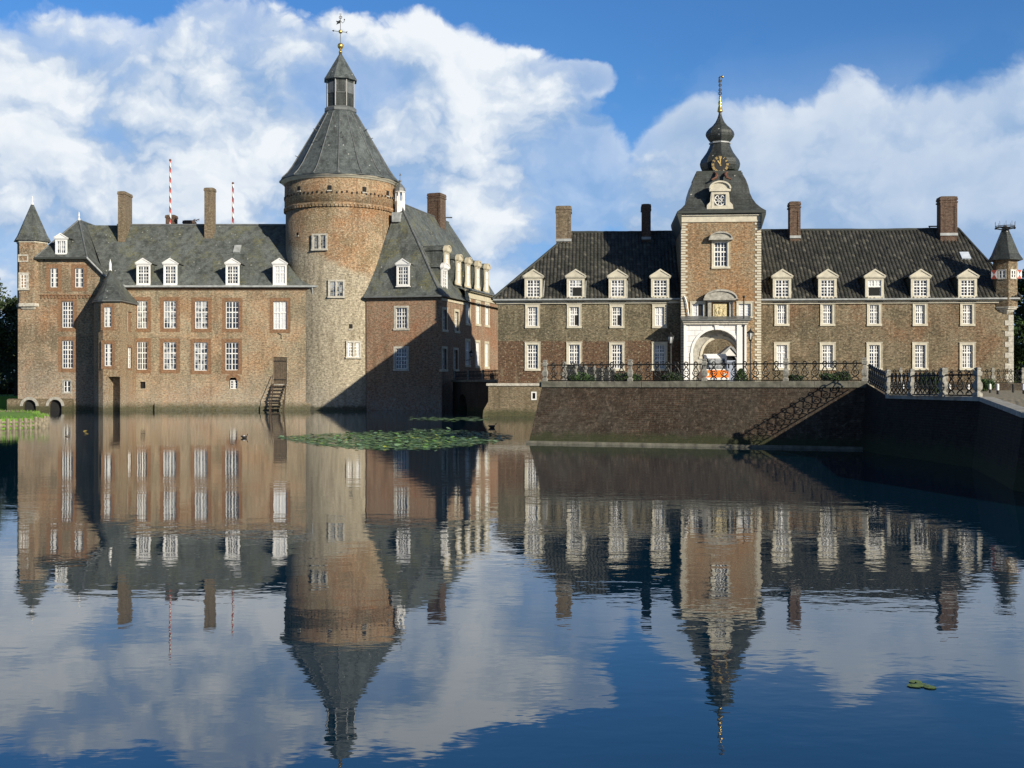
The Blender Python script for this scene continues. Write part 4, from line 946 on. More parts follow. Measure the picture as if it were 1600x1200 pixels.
mb = MB(); mb.tube([(e1-.05, y0-.05, zv+.02), V, (uE+.5, y0-.02, zE+.1)], .09, 6); mb.build('verge', 'lead_pale', rf)
mb = MB(); mb.lathe([(.12, zrp-.05), (.14, zrp+.15), (.05, zrp+.2), (.05, zrp+.35), (.09, zrp+.42), (.02, zrp+.85)], 8, (A[0], A[1])); mb.build('finial', 'white_paint', rf)
dormer(pv, TR(PV.u(95.3, .0), .0, PV.z(398, 95, .0)), 1.12, 1.5, .38, 2.2, 'tri', 'white_paint', 'pavilion_slate', 4, 0, 3, .14, over=.1)
# stone culvert arches at the foot
mb = MB(TR(0, -.45, 0)); zt2 = PV.z(624.5, 70)
for a, b_, cx in ((PV.u(14), PV.u(68), PV.u(49)), (PV.u(68), PV.u(116), PV.u(89))): arch_wall(mb, a, b_, -1, zt2, cx, .62, .42, .45)
mb.poly([(PV.u(14), 0, zt2), (PV.u(116), 0, zt2), (PV.u(116), .45, zt2+.1), (PV.u(14), .45, zt2+.1)]); mb.poly([(PV.u(14), 0, -1), (PV.u(14), 0, zt2), (PV.u(14), 3, zt2), (PV.u(14), 3, -1)]); mb.poly([(PV.u(116), 0, -1), (PV.u(116), .46, -1), (PV.u(116), .46, zt2), (PV.u(116), 0, zt2)]); mb.poly([(PV.u(14), 0, zt2), (0, 0, zt2), (0, 3, zt2), (PV.u(14), 3, zt2)])
cv = mb.build('culvert', 'quay_brick', pv)
mb = MB(TR(0, -.45, 0)); 
for cx in (PV.u(49), PV.u(89)): archivolt(mb, cx, .42, .63, .9, -.05, .0); mb.box(cx-.7, cx+.7, .42, .44, -1, 1.1)
mb.cur = 0; mb.build('arch_ring', 'grey_stone', cv)
for cx in (PV.u(49), PV.u(89)):
    mb = MB(TR(0, -.45, 0)); mb.box(cx-.61, cx+.61, .36, .415, -1, 1.0); mb.build('culvert_mouth', 'void_shade', cv)

# corner turret (bartizan)
tx, ty = (50.5-800)/1800*(CD+.9), CD+.9; st = ty/1800; zz = lambda y: EYE+(600-y)*st
ct = thing('corner_turret', 'slender hexagonal brick turret corbelled off the far left corner of the castle', 'turret', (tx, ty, 0))
mb = MB(); mb.lathe([(23.5*st, zz(479)), (23.5*st, zz(380))], 6, a0=R(0)); mb.build('wall', 'pavilion_brick', ct)
mb = MB(); mb.lathe([(10*st, zz(491)), (16*st, zz(487)), (16*st, zz(485.5)), (20*st, zz(483)), (20*st, zz(481.5)), (24.6*st, zz(480)), (24.6*st, zz(476)), (23.6*st, zz(475))], 6); mb.build('corbel', 'pale_stone', ct)
mb = MB(); mb.lathe([(24.4*st, zz(381)), (25*st, zz(377.5))], 6); mb.build('eaves_course', 'cream_stone', ct)
mb = MB(); mb.lathe([(29*st, zz(378)), (29*st, zz(377)), (24*st, zz(369)), (1.5*st, zz(318))], 6); rf = mb.build('roof', 'pavilion_slate', ct)
mb = MB(); mb.lathe([(.14, zz(320)), (.14, zz(317)), (.05, zz(316)), (.05, zz(311)), (.02, zz(306))], 8); mb.build('finial', 'white_paint', rf)
ap = 23.5*st*math.cos(R(30))
window(ct, TR(-.58, -ap, zz(452)), .58, 1.32, 2, 0, 4, rec=-.04, sur=('pale_stone', .2, .07), sill=True, frame=.06)
mb = MB(TR(-.35, -ap, 0)); mb.box(-.5, .5, -.06, 0, zz(402), zz(400)); mb.box(-.5, .5, -.06, 0, zz(411.5), zz(409.5)); mb.box(-.5, -.38, -.04, 0, zz(409.5), zz(402)); mb.box(.38, .5, -.04, 0, zz(409.5), zz(402)); mb.build('blind_niche', 'pale_stone', ct)

# bay turret: flat front, rounded left, right flank running back to the wall
bp_ = [(147, 112.), (146.5, 109.6), (149, 108.6), (154, 107.9), (161, 107.5), (188.3, 107.4), (213, 112.)]
BT = [Vector(((px-800)/1800*D_, D_)) for px, D_ in bp_]
bo = (BT[4]+BT[5])/2; bt_ = thing('bay_turret', 'polygonal brick bay turret with pointed slate roof standing in the moat', 'turret', (bo.x, bo.y, 0))
loc = [p-bo for p in BT]; s2 = 107.4/1800; zz = lambda y: EYE+(600-y)*s2
zeb = zz(470)
mb = MB()
for a, b_ in zip(loc, loc[1:]):
    if a == loc[4]: continue
    if a == loc[5]: continue
    mb.poly([(a.x,a.y,-1.5),(b_.x,b_.y,-1.5),(b_.x,b_.y,zeb),(a.x,a.y,zeb)])
def plane_M(a, b_):
    d = (b_-a); return Matrix.Translation((a.x, a.y, 0)) @ Matrix.Rotation(math.atan2(d.y, d.x), 4, 'Z'), d.length
M1, L1 = plane_M(loc[4], loc[5]); f1 = lambda px: (px-161)/(188.3-161)*L1
bw1 = (f1(162.5), f1(174), zz(511), zz(479.5)); bw2 = (f1(163), f1(175), zz(572), zz(537)); rc = (f1(168.5), f1(187.5), -1.4, zz(588.5))
mb.M = M1; wall_face(mb, 0, L1, -1.5, zeb, [bw1, bw2, rc], .25)
a, b_, c, d = rc                                       # tall chute cut into the foot of the bay
mb.poly([(a,.25,c),(a,.25,d),(a,1.1,d),(a,1.1,c)]); mb.poly([(b_,.25,c),(b_,1.1,c),(b_,1.1,d),(b_,.25,d)]); mb.poly([(a,.25,d),(b_,.25,d),(b_,1.1,d),(a,1.1,d)]); mb.poly([(a,1.1,c),(a,1.1,d),(b_,1.1,d),(b_,1.1,c)])
M2, L2 = plane_M(loc[5], loc[6])
def f2(px):                                           # along the right flank
    k = (px-800)/1800; a, b_ = BT[5], BT[6]; d = (b_-a).normalized(); return (k*a.y-a.x)/(d.x-k*d.y)
bw3 = (f2(199.5), f2(206.5), zz(513)-.2, zz(481)-.2); bw4 = (f2(200), f2(205.5), zz(573)-.1, zz(538)-.2)
mb.M = M2; wall_face(mb, 0, L2, -1.5, zeb, [bw3, bw4], .25)
mb.M = Matrix(); mb.poly([(p.x, p.y, zeb) for p in loc])
mb.build('wall', 'bay_brick', bt_)
window(bt_, M1 @ Matrix.Translation((bw1[0], 0, bw1[2])), bw1[1]-bw1[0], bw1[3]-bw1[2], 3, 2, 3, sur=('red_trim', .3, .006), sill=False)
window(bt_, M1 @ Matrix.Translation((bw2[0], 0, bw2[2])), bw2[1]-bw2[0], bw2[3]-bw2[2], 3, 2, 3, sur=('red_trim', .3, .006), sill=False)
window(bt_, M2 @ Matrix.Translation((bw4[0], 0, bw4[2])), bw4[1]-bw4[0], bw4[3]-bw4[2], 3, 2, 3, sur=('red_trim', .2, .006), sill=False)
mb = MB(M2); mb.box(bw3[0], bw3[1], .12, .2, bw3[2], bw3[3]); mb.build('blind_window', 'red_trim', bt_)
mb = MB(M2); mb.box(bw3[0], bw3[0]+.12, .02, .12, bw3[2], bw3[3]); mb.build('blind_window_frame', 'white_paint', bt_)
cen = Vector((sum(p.x for p in loc)/7, 3.0)); apx = (172-800)/1800*110.4-bo.x; az_ = EYE+(600-421)/1800*110.4
mb = MB(); prev = None; out_ = [p+(p-Vector((apx, 3.)))*.09 for p in loc]; out_[0].y = 4.8; out_[-1].y = 4.8
rings = [[(p.x, p.y, zeb) for p in out_], [(p.x, p.y, zeb+.12) for p in out_], [(apx+(p.x-apx)*.72, 3+(p.y-3)*.72, zeb+.9) for p in out_], [(apx+(p.x-apx)*.02, 3+(p.y-3)*.02, az_) for p in out_]]
mb.rings(rings, True, True, True); rf = mb.build('roof', 'pavilion_slate', bt_)
mb = MB(); mb.rings([[(p.x*1.01, p.y-.03, zeb-.06) for p in out_], [(p.x*1.01, p.y-.03, zeb+.05) for p in out_]], True, True, True); mb.build('gutter', 'lead', rf)
mb = MB(); mb.lathe([(.16, az_-.15), (.12, az_+.1), (.13, az_+.5), (.04, az_+.85), (0.01, az_+1.0)], 8, (apx, 3.)); mb.build('finial', 'white_paint', rf)

# round tower
TX, TY = -268/1800*116.8, 116.8; rtw = thing('round_tower', 'massive round brick tower with conical slate roof, lantern and gilt ball', 'tower', (TX, TY, 0))
sx = TY/1800; zs_ = lambda y: EYE+(600-y)*sx
RT = 5.5; zbelt = 19.75; zeave = 22.75
mb = MB(); mb.lathe([(RT+.12, -1.5), (RT, .8), (RT-.03, 12), (RT-.05, zbelt)], 72, a0=R(2)); mb.build('wall', 'tower_brick', rtw, True)
mb = MB(); mb.lathe([(RT-.05, zbelt), (RT+.05, zbelt), (RT+.05, zbelt+.12), (RT+.15, zbelt+.24), (RT+.15, zbelt+.36), (RT+.09, zbelt+.42)], 72)
n = 92
for k in range(n):
    a = 2*math.pi*k/n
    mb.M = Matrix.Rotation(a, 4, 'Z'); mb.box(RT-.02, RT+.145, -.09, .09, zbelt+.0, zbelt+.24)
mb.M = Matrix(); mb.build('corbel_frieze', 'tower_brick', rtw)
mb = MB(); mb.lathe([(RT+.08, zbelt+.4), (RT+.06, zeave)], 72); mb.build('upper_drum', 'tower_brick', rtw, True)
mb = MB(); mb.lathe([(RT+.1, zeave-.22), (RT+.2, zeave-.18), (RT+.24, zeave-.02), (RT+.42, zeave+.02), (RT+.46, zeave+.12), (RT+.1, zeave+.12)], 72); mb.build('cornice', 'cream_stone', rtw, True)
NF = 16; mb = MB(); a0 = R(-90+6)
mb.lathe([(RT+.62, zeave+.1), (RT+.62, zeave+.17), (RT+.0, zeave+.75), (RT-.55, zeave+1.5), (1.72, zs_(180)), (1.6, zs_(177))], NF, a0=a0); rf = mb.build('roof', 'tower_slate', rtw)
mb = MB()
for k in range(NF):
    a = a0+2*math.pi*k/NF; c_, s_ = math.cos(a), math.sin(a)
    mb.tube([((RT+.6)*c_, (RT+.6)*s_, zeave+.2), ((RT+.02)*c_, (RT+.02)*s_, zeave+.78), ((RT-.53)*c_, (RT-.53)*s_, zeave+1.53), (1.7*c_, 1.7*s_, zs_(180))], .055, 5)
mb.build('hip_lead', 'lead', rf)
mb = MB()
for k in range(14):
    a = R(-90)+random.uniform(-1.3, 1.3); f = random.uniform(.06, .75); r_ = (RT-.5)+(1.72-RT+.5)*f; z_ = zeave+1.5+(zs_(180)-zeave-1.5)*f
    mb.tube([(r_*math.cos(a), r_*math.sin(a), z_+.02), ((r_+.3)*math.cos(a), (r_+.3)*math.sin(a), z_+.12)], .035, 4)
mb.build('roof_hook', 'lead', rf)
la = R(-90+22.5+10)
mb = MB(); mb.lathe([(1.55, zs_(178)), (1.72, zs_(176.5)), (1.72, zs_(172.5)), (1.5, zs_(170)), (1.42, zs_(169))], 8, a0=la); lt = mb.build('lantern', 'lead', rtw)
mb = MB(); mb.lathe([(1.42, zs_(170)), (1.42, zs_(127))], 8, a0=la); mb.build('lantern_wall', 'onion_slate', lt)
mb = MB()
for k in range(8):
    a = la+2*math.pi*k/8; mb.tube([(1.44*math.cos(a), 1.44*math.sin(a), zs_(169.5)), (1.44*math.cos(a), 1.44*math.sin(a), zs_(128))], .075, 5)
for k in range(8):
    a = la+2*math.pi*(k+.5)/8; ap = 1.42*math.cos(math.pi/8); mb.M = Matrix.Rotation(a, 4, 'Z'); mb.box(ap-.02, ap+.04, -.45, .45, zs_(149), zs_(148.2)); mb.box(ap-.02, ap+.03, -.48, -.40, zs_(148), zs_(131)); mb.box(ap-.02, ap+.03, .40, .48, zs_(148), zs_(131))
mb.M = Matrix(); mb.build('lantern_frame', 'lead', lt)
mb = MB()
for k in (0, 1, 6, 7): 
    a = la+2*math.pi*(k+.5)/8; ap = 1.42*math.cos(math.pi/8); mb.M = Matrix.Rotation(a, 4, 'Z')
    if k in (0, 6): mb.box(ap-.02, ap+.02, -.4, .4, zs_(148), zs_(132))
mb.M = Matrix(); mb.build('lantern_panel', 'lead', lt)
mb = MB(); mb.lathe([(1.45, zs_(129)), (1.75, zs_(127.5)), (1.75, zs_(125.5)), (1.66, zs_(124)), (.12, zs_(84))], 8, a0=la); mb.build('lantern_roof', 'tower_slate', lt)
mb = MB(); mb.lathe([(.16, zs_(85)), (.14, zs_(82)), (.22, zs_(81.5)), (.10, zs_(80)), (.1, zs_(76))], 10); mb.ball((0, 0, zs_(72)), .31, 14, 10); mb.ball((0, 0, zs_(49.5)), .2, 12, 8); mb.build('gilt_ball', 'gilding', lt, True)
mb = MB(); mb.tube([(0, 0, zs_(68)), (0, 0, zs_(24))], .035, 5); mb.tube([(-.75, 0, zs_(48.2)), (.62, 0, zs_(50.5))], .028, 5)
mb.prism([(-.88, -.015, zs_(48)), (-.66, -.015, zs_(46.6)), (-.66, -.015, zs_(49.6))], (0, .03, 0)); mb.prism([(.5, -.015, zs_(50.4)), (.72, -.015, zs_(48.6)), (.64, -.015, zs_(50.5)), (.72, -.015, zs_(52.6))], (0, .03, 0))
mb.prism([(-.02, -.015, zs_(36)), (-.22, -.015, zs_(37)), (-.42, -.015, zs_(38.5)), (-.34, -.015, zs_(35.5)), (-.46, -.015, zs_(32.5)), (-.24, -.015, zs_(33)), (-.04, -.015, zs_(31))], (0, .03, 0))
mb.tube([(.04, 0, zs_(33)), (.2, 0, zs_(36)), (.36, 0, zs_(34)), (.4, 0, zs_(31))], .025, 4); mb.ball((.4, 0, zs_(30.5)), .07, 7, 5); ringtube(mb, (0, 0, zs_(27)), .14, .03); mb.tube([(-.1, 0, zs_(22)), (.1, 0, zs_(22))], .03, 4)
mb.build('weather_vane', 'iron', lt)
def tower_M(px, py, rad):
    D_ = TY-rad
    for _ in range(6):
        x = (px-800)/1800*D_-TX; a = math.asin(max(-1, min(1, x/rad))); D_ = TY-rad*math.cos(a)
    return Matrix.Translation((rad*math.sin(a), -rad*math.cos(a), EYE+(600-py)/1800*D_)) @ Matrix.Rotation(a, 4, 'Z'), D_/1800
for px, py, w_, h, o in ((500, 389, 1.25, 1.3, {}), (525.7, 463, 1.25, 1.42, {}), (552, 557.5, 1.15, 1.38, dict(pane='curtain'))):
    M, s_ = tower_M(px, py, RT-.06)
    fr = window(rtw, M @ Matrix.Translation((-w_/2, -.12, 0)), w_, h, 4, 0, 4, rec=.04, sur=('pale_stone', .17, .05), frame=.05, mat='grey_stone' if px < 540 else 'white_paint', **o)
    mb = MB(M); mb.box(-.09, .09, -.19, .0, 0, h); mb.build('stone_mullion', 'pale_stone', fr)
for px, py, w_, h, r_ in ((467, 298, .36, .44, RT+.1), (515, 297, .38, .46, RT+.1), (569.5, 300, .4, .5, RT+.1), (606, 306, .42, .5, RT+.1), (548, 513.5, .34, .44, RT-.03), (465, 368, .26, .28, RT-.03)):
    M, s_ = tower_M(px, py, r_); mb = MB(M); mb.box(-w_/2, w_/2, -.02, .2, 0, h); op = mb.build('loophole', 'void_shade', rtw)
    mb = MB(M); mb.box(-w_/2-.05, w_/2+.05, -.06, .2, -.1, 0); mb.build('loophole_sill', 'pale_stone', op)
mb = MB()
for k in range(34):
    a = R(-90)+R(-85+k*5); mb.M = Matrix.Rotation(a, 4, 'Z') 
    mb.box(RT-.1, RT+.13, -.07, .07, zbelt+1.22+.05*(k % 3), zbelt+1.42+.05*(k % 3))
mb.M = Matrix(); mb.build('putlog_holes', 'void_shade', rtw)  # solid dark blocks, colouring in the shade of the holes

# east wing
E = Vector((-6.75, 110.5)); dR = Vector((.28, .96)).normalized(); thR = math.atan2(dR.y, dR.x)
thF = R(-12.5); dF = Vector((math.cos(thF), math.sin(thF))); FLen = 7.6; FLp = E-dF*FLen
ew = thing('east_wing', 'red brick castle wing right of the round tower with tall slate roof and cream dormers', 'building', (E.x, E.y, 0))
MF = Matrix.Rotation(thF, 4, 'Z') @ Matrix.Translation((-FLen, 0, 0)); FF = Front(FLp.x, FLp.y, thF)
MS = Matrix.Rotation(thR, 4, 'Z'); FS = Front(E.x, E.y, thR)
zA = 10.95; zB = 12.15; tS = FS.u(727); Ls = 21.
fw = [FF.rect(618.5, 636, 481, 513), FF.rect(618, 635.5, 544.5, 576.5)]
mb = MB(MF); wall_face(mb, 0, FLen, -1.5, zA, fw, .25)
sw_ = [FS.rect(692, 698, 484, 515), FS.rect(711, 716.5, 487, 517), FS.rect(691.5, 697.5, 545, 577), FS.rect(709.5, 715, 547, 577),
       FS.rect(728.5, 734, 469, 505), FS.rect(744.2, 749.5, 473, 506), FS.rect(758.6, 763.5, 476, 508), FS.rect(727.8, 733.5, 533, 570), FS.rect(743.5, 749, 535, 572), FS.rect(758, 763, 537, 573)]
mb.M = MS; wall_face(mb, 0, tS, -1.5, zA, sw_[:4], .28); wall_face(mb, tS, Ls, -1.5, zB, sw_[4:], .28)
mb.M = Matrix()
Pe = dR*Ls; Pn = Vector((-dR.y, dR.x))*12; Pf = -dF*FLen
mb.poly([(Pe.x, Pe.y, -1.5), (Pe.x, Pe.y, zB), (Pe.x+Pn.x, Pe.y+Pn.y, zB), (Pe.x+Pn.x, Pe.y+Pn.y, -1.5)])
mb.poly([(Pf.x, Pf.y, -1.5), (Pf.x, Pf.y, zA), (Pe.x+Pn.x, Pe.y+Pn.y, zA), (Pe.x+Pn.x, Pe.y+Pn.y, -1.5)])
mb.build('wall', 'east_brick', ew)
for r in fw: window(ew, MF @ Matrix.Translation((r[0], 0, r[2])), r[1]-r[0], r[3]-r[2], 4, 2, 3, sur=('pale_stone', .2, .03))
for k, r in enumerate(sw_): window(ew, MS @ Matrix.Translation((r[0], 0, r[2])), r[1]-r[0], r[3]-r[2], 4, 2, 3, rec=.2 if k < 4 else .06, sur=('yellow_stone', .24, .03), pane='glass' if k < 4 else 'curtain')
mb = MB(MS); mb.box(tS-.1, Ls+.1, -.1, .0, zB-.75, zB-.12); mb.box(tS-.2, Ls+.3, -.42, .0, zB-.12, zB+.06); mb.box(0, tS, -.08, 0, zA-.36, zA-.12); mb.build('cornice', 'yellow_stone', ew)
mb = MB(MS); mb.box(tS-.2, Ls+.3, -.6, -.42, zB-.02, zB+.12)
mb.build('gutter', 'lead', ew)
mb = MB(MF); mb.box(-.1, FLen+.2, -.52, -.36, zA-.04, zA+.1); mb.build('gutter', 'lead', ew)
Rn = Vector((-175/1800*115.5, 115.5))-E; Rf = Rn+dR*14.6; zR = EYE+283/1800*115.5
def eave(p, out): return Vector((p.x, p.y))+out
oF = Vector((dF.y, -dF.x))*.42; oS = Vector((dR.y, -dR.x))*.42
a_ = Vector((0, 0))+oF+oS; fl = Pf+oF-dF*.3; er = Pe+oS+dR*.4
g_ = [(0, 0), (.09, .045), (.22, .165), (.55, .53), (1, 1)]
def bell(p, q, z0, s_, g): v = p.lerp(q, s_); return (v.x, v.y, z0+(zR-z0)*g)
mb = MB()
mb.rings([[bell(fl, Rn-Vector((.15, 0)), zA, s_, g), bell(a_, Rn, zA, s_, g)] for s_, g in g_], False)
brk = dR*tS+oS
mid_ = Rn.lerp(Rf, .25)
mb.rings([[bell(a_, Rn, zA, s_, g), bell(brk, mid_, zA, s_, g)] for s_, g in g_], False)
mb.rings([[bell(brk, mid_, zA, s_, g), bell(er, Rf, zA, s_, g)] for s_, g in [(.205, .145), (.22, .165), (.55, .53), (1, 1)]], False)
bk = Pe+Pn+dR*.4; mb.rings([[bell(er, Rf, zA, s_, g), bell(bk, Rf, zA, s_, g)] for s_, g in g_], False)
mb.rings([[bell(bk, Rf, zA, s_, g), bell(fl, Rn, zA, s_, g)] for s_, g in g_], False)
mb.poly([(fl.x, fl.y, zA), (a_.x, a_.y, zA), (brk.x, brk.y, zA), (er.x, er.y, zA), (bk.x, bk.y, zA)])
rf = mb.build('roof', 'castle_slate', ew)
mb = MB(); mb.tube([bell(a_, Rn, zA, s_, g) for s_, g in g_], .1, 6); mb.tube([(Rn.x, Rn.y, zR), (Rf.x, Rf.y, zR)], .1, 6); mb.build('hip_lead', 'lead', rf)
mb = MB(MS); mb.box(tS-.1, Ls+.2, -.2, .2, zB+.0, zB+.18); mb.build('eaves_board', 'lead', rf)
y_ = -.05; dormer(ew, MF @ Matrix.Translation((FF.u(629.5, y_), y_, FF.z(447, 629, y_))), 1.3, 2.0, .45, 2.4, 'tri', 'white_paint', 'castle_slate', 4, 2, 3, .15, over=.1)
y_ = .5; dormer(ew, MS @ Matrix.Translation((FS.u(695.5, y_), y_, zA+.75)), 1.5, 2.1, .5, 2.4, 'round', 'white_paint', 'castle_slate', 4, 2, 3, .16)
for px in (699, 717.5, 732, 747, 761):
    y_ = .55; dormer(ew, MS @ Matrix.Translation((FS.u(px, y_), y_, zB+.5 if px > 705 else zB+1.9)), 1.25, 2.4 if px > 705 else 1.5, .55, 2.8, 'round', 'yellow_stone', 'castle_slate', 4, 2, 3, .2, over=.1, scroll=True, pane='curtain')
cp = Rn.lerp(Rf, .72); chimney(rf, Matrix.Translation((cp.x-.2, cp.y-.5, 0)) @ Matrix.Rotation(thF+R(-8), 4, 'Z'), 1.5, 1.5, 17.5, EYE+(600-303)/1800*(E.y+cp.y), 'dark_chimney_brick', panel=True)
cp = Rn.lerp(Rf, .9); mb = MB(TR(cp.x, cp.y, zR)); mb.box(-.1, .9, 0, .1, .3, .42); mb.box(.1, .2, 0, .1, -.3, .3); mb.build('ridge_vent', 'dark_soffit', rf)
# ridge-end cupola
mb = MB(TR(Rn.x, Rn.y, zR)); cz = lambda y: (317-y)*115.5/1800
for k in range(6):
    a = k*math.pi/3+.3; mb.tube([(.42*math.cos(a), .42*math.sin(a), -.3), (.4*math.cos(a), .4*math.sin(a), cz(299))], .085, 5)
mb.lathe([(.5, -1.2), (.5, .15)], 6); mb.lathe([(.5, cz(301)), (.56, cz(299.5)), (.5, cz(298))], 8); cu = mb.build('cupola', 'white_paint', rf)
mb = MB(TR(Rn.x, Rn.y, zR)); mb.lathe([(.58, cz(299)), (.5, cz(294)), (.25, cz(289)), (.08, cz(286.5)), (.05, cz(284))], 8); mb.ball((0, 0, cz(283)), .14, 8, 6); mb.tube([(0, 0, cz(284)), (0, 0, cz(270))], .025, 4); mb.prism([(-.1, -.01, cz(275)), (.14, -.01, cz(274)), (.02, -.01, cz(271))], (0, .02, 0)); mb.build('cupola_roof', 'lead', cu)
# small window high on the front slope beside the tower
s0 = .8; p = Vector(bell(fl.lerp(a_, .12), Rn, zA, .80, .79)); mb = MB(TR(p.x, p.y-.3, p.z, thF)); mb.box(-.25, .55, 0, .9, 0, .95); mb.build('roof_hatch', 'lead_pale', rf)
wl_ = thing('wall_lantern', 'black iron lantern bracketed on the sunlit east wing wall', 'lantern', (FS.world(FS.u(727.5), 0, EYE+45/1800*116.5)), thR)
mb = MB(); mb.tube([(0, 0, -.5), (0, -.5, -.45), (0, -.6, -.1)], .03, 5); mb.lathe([(.1, -.12), (.2, .25), (.24, .28), (.05, .5), (.02, .62)], 6, (0, -.6)); mb.build('lantern_frame', 'iron', wl_)
mb = MB(); mb.lathe([(.115, -.06), (.205, .22)], 6, (0, -.6), .3); mb.build('lantern_glass', 'lamp_glass', wl_)

# ------------------------------------------------------------------ bridge between castle and forecourt
ba, bb = Vector((-5.2, 111.)), Vector((-1.5, 99.5)); bd = (bb-ba).normalized(); bl = (bb-ba).length
br_ = thing('stone_bridge', 'dark arched bridge linking the east wing with the gatehouse court', 'bridge', (ba.x, ba.y, 0), math.atan2(bd.y, bd.x))
mb = MB(TR(-2., 0, 0)); arch_wall(mb, 0, bl+4, -1, 2.75, 3.6, 1.6, .0, 4.5); mb.poly([(0,0,2.75),(bl+4,0,2.75),(bl+4,4.5,2.75),(0,4.5,2.75)]); mb.poly([(0,4.5,-1),(bl+4,4.5,-1),(bl+4,4.5,2.75),(0,4.5,2.75)]); mb.build('body', 'bastion_brick', br_)
mb = MB(TR(-2, 0, 0)); mb.box(0, bl+4, -.15, .35, 2.75, 2.95); mb.build('coping', 'coping_stone', br_)

# ------------------------------------------------------------------ ironwork railings
def unit(mb, M, h):
    sv = mb.M; mb.M = sv @ M; k = h/.80
    half = [(.02, .03), (.12, .05), (.14, .10), (.05, .17), (.03, .2), (.12, .27), (.15, .34), (.10, .44), (.035, .55), (.03, .60), (.075, .66), (.085, .71), (.05, .765), (0, .785)]
    for sgn in (-1, 1): mb.tube([(sgn*x*.95, 0, z*k) for x, z in half], .025, 4, False)
    for sgn in (-1, 1): mb.tube([(sgn*.02, 0, .30*k), (sgn*.07, 0, .33*k), (sgn*.05, 0, .39*k), (0, 0, .41*k)], .02, 4, False)
    mb.tube([(-.1, 0, .14*k), (0, 0, .2*k), (.1, 0, .14*k)], .02, 4, False); mb.ball((0, 0, .575*k), .03, 6, 4)
    mb.M = sv
PIL = [(.17, 0), (.17, .11), (.15, .13), (.095, .16), (.095, .19), (.15, .25), (.17, .34), (.165, .45), (.12, .51), (.095, .56), (.09, .68), (.15, .72), (.16, .84), (.12, .86), (.10, .90), (.13, .93), (.12, .97), (.03, 1.0)]
def railing(name_label, posts, ph, rail_h, spacing, skip=()):
    p0 = posts[0]; o = thing('iron_railing', name_label, 'railing', p0)
    for i, p in enumerate(posts):
        if i in skip: continue
        hgt = ph
        nx = posts[min(i+1, len(posts)-1)]; pv_ = posts[max(i-1, 0)]; ang = math.atan2(nx[1]-pv_[1], nx[0]-pv_[0])
        mb = MB(Matrix.Translation(Vector(p)-Vector(p0)) @ Matrix.Rotation(ang, 4, 'Z')); mb.lathe([(r_*.95*hgt, z*hgt) for r_, z in PIL], 4, a0=R(45)); mb.build('stone_post', 'post_stone', o)
    for a, b_ in zip(posts, posts[1:]):
        a, b_ = Vector(a)-Vector(p0), Vector(b_)-Vector(p0); d = b_-a; L = d.length; ang = math.atan2(d.y, d.x)
        mb = MB(); top = Vector((0, 0, rail_h*.86))
        mb.tube([a+top, b_+top], .028, 4); mb.tube([a+Vector((0, 0, .04)), b_+Vector((0, 0, .04))], .022, 4)
        n = max(1, int((L-.3)/spacing))
        for k in range(n):
            c = a+d*((k+.5)/n*(L-.34)/L+.17/L); unit(mb, Matrix.Translation(c) @ Matrix.Rotation(ang, 4, 'Z'), rail_h)
        mb.build('iron_panel', 'iron', o)
    return o
Tl = Vector(T[1][:2]); lnB = (Vector(T[2][:2])-Tl).normalized(); nB = Vector((-lnB.y, lnB.x))*.22
def on_front(px):
    k = (px-800)/1800; a = Tl+nB; u = (k*a.y-a.x)/(lnB.x-k*lnB.y); q = a+lnB*u; return (q.x, q.y, 2.675)
railing('wrought-iron railing with stone posts along the front edge of the bastion', [on_front(p) for p in (852, 985, 1101, 1228, 1351)], .96, .84, .40)
sd_ = [(1.62, 51.0), (2.36, 54.9), (3.1, 58.8), (3.85, 62.7), (4.6, 66.6), (5.35, 70.5), (6.1, 74.4), (6.8, 78.3)]
railing('wrought-iron railing receding along the left flank of the bastion', [(x+.15, y, 2.675) for x, y in sd_[1:]], .96, .84, .40)
railing('close-set iron railing on the causeway edge, nearest the road', [(14.12, 45.75, 2.6), (13.72, 42.0, 2.16), (13.85, 39.9, 2.16), (14.0, 37.4, 2.16), (14.55, 36., 2.16)], .93, .8, .33, skip=(0,))
railing('distant iron railing on a low dark wall across the road', [((px-800)/1800*78.5, 78.5, 2.62) for px in (1355, 1407, 1478, 1551, 1598, 1660)], 1.06, .95, .42)
mb = MB(); mb.box(24, 70, 78.2, 78.9, 1.5, 2.62); tag(mb.build('low_wall', 'bastion_brick'), 'low dark wall carrying the distant railing beyond the road', 'wall')
bz = 2.95; u0 = ba-bd*1.2; u1_ = bb+bd*1.5; ob = Vector((bd.y, -bd.x))*(-.1)
railing('black scrollwork railing on the bridge beside the east wing', [(u0.x+(u1_.x-u0.x)*f, u0.y+(u1_.y-u0.y)*f, bz) for f in (0, .33, .66, 1)], .9, .85, .42)

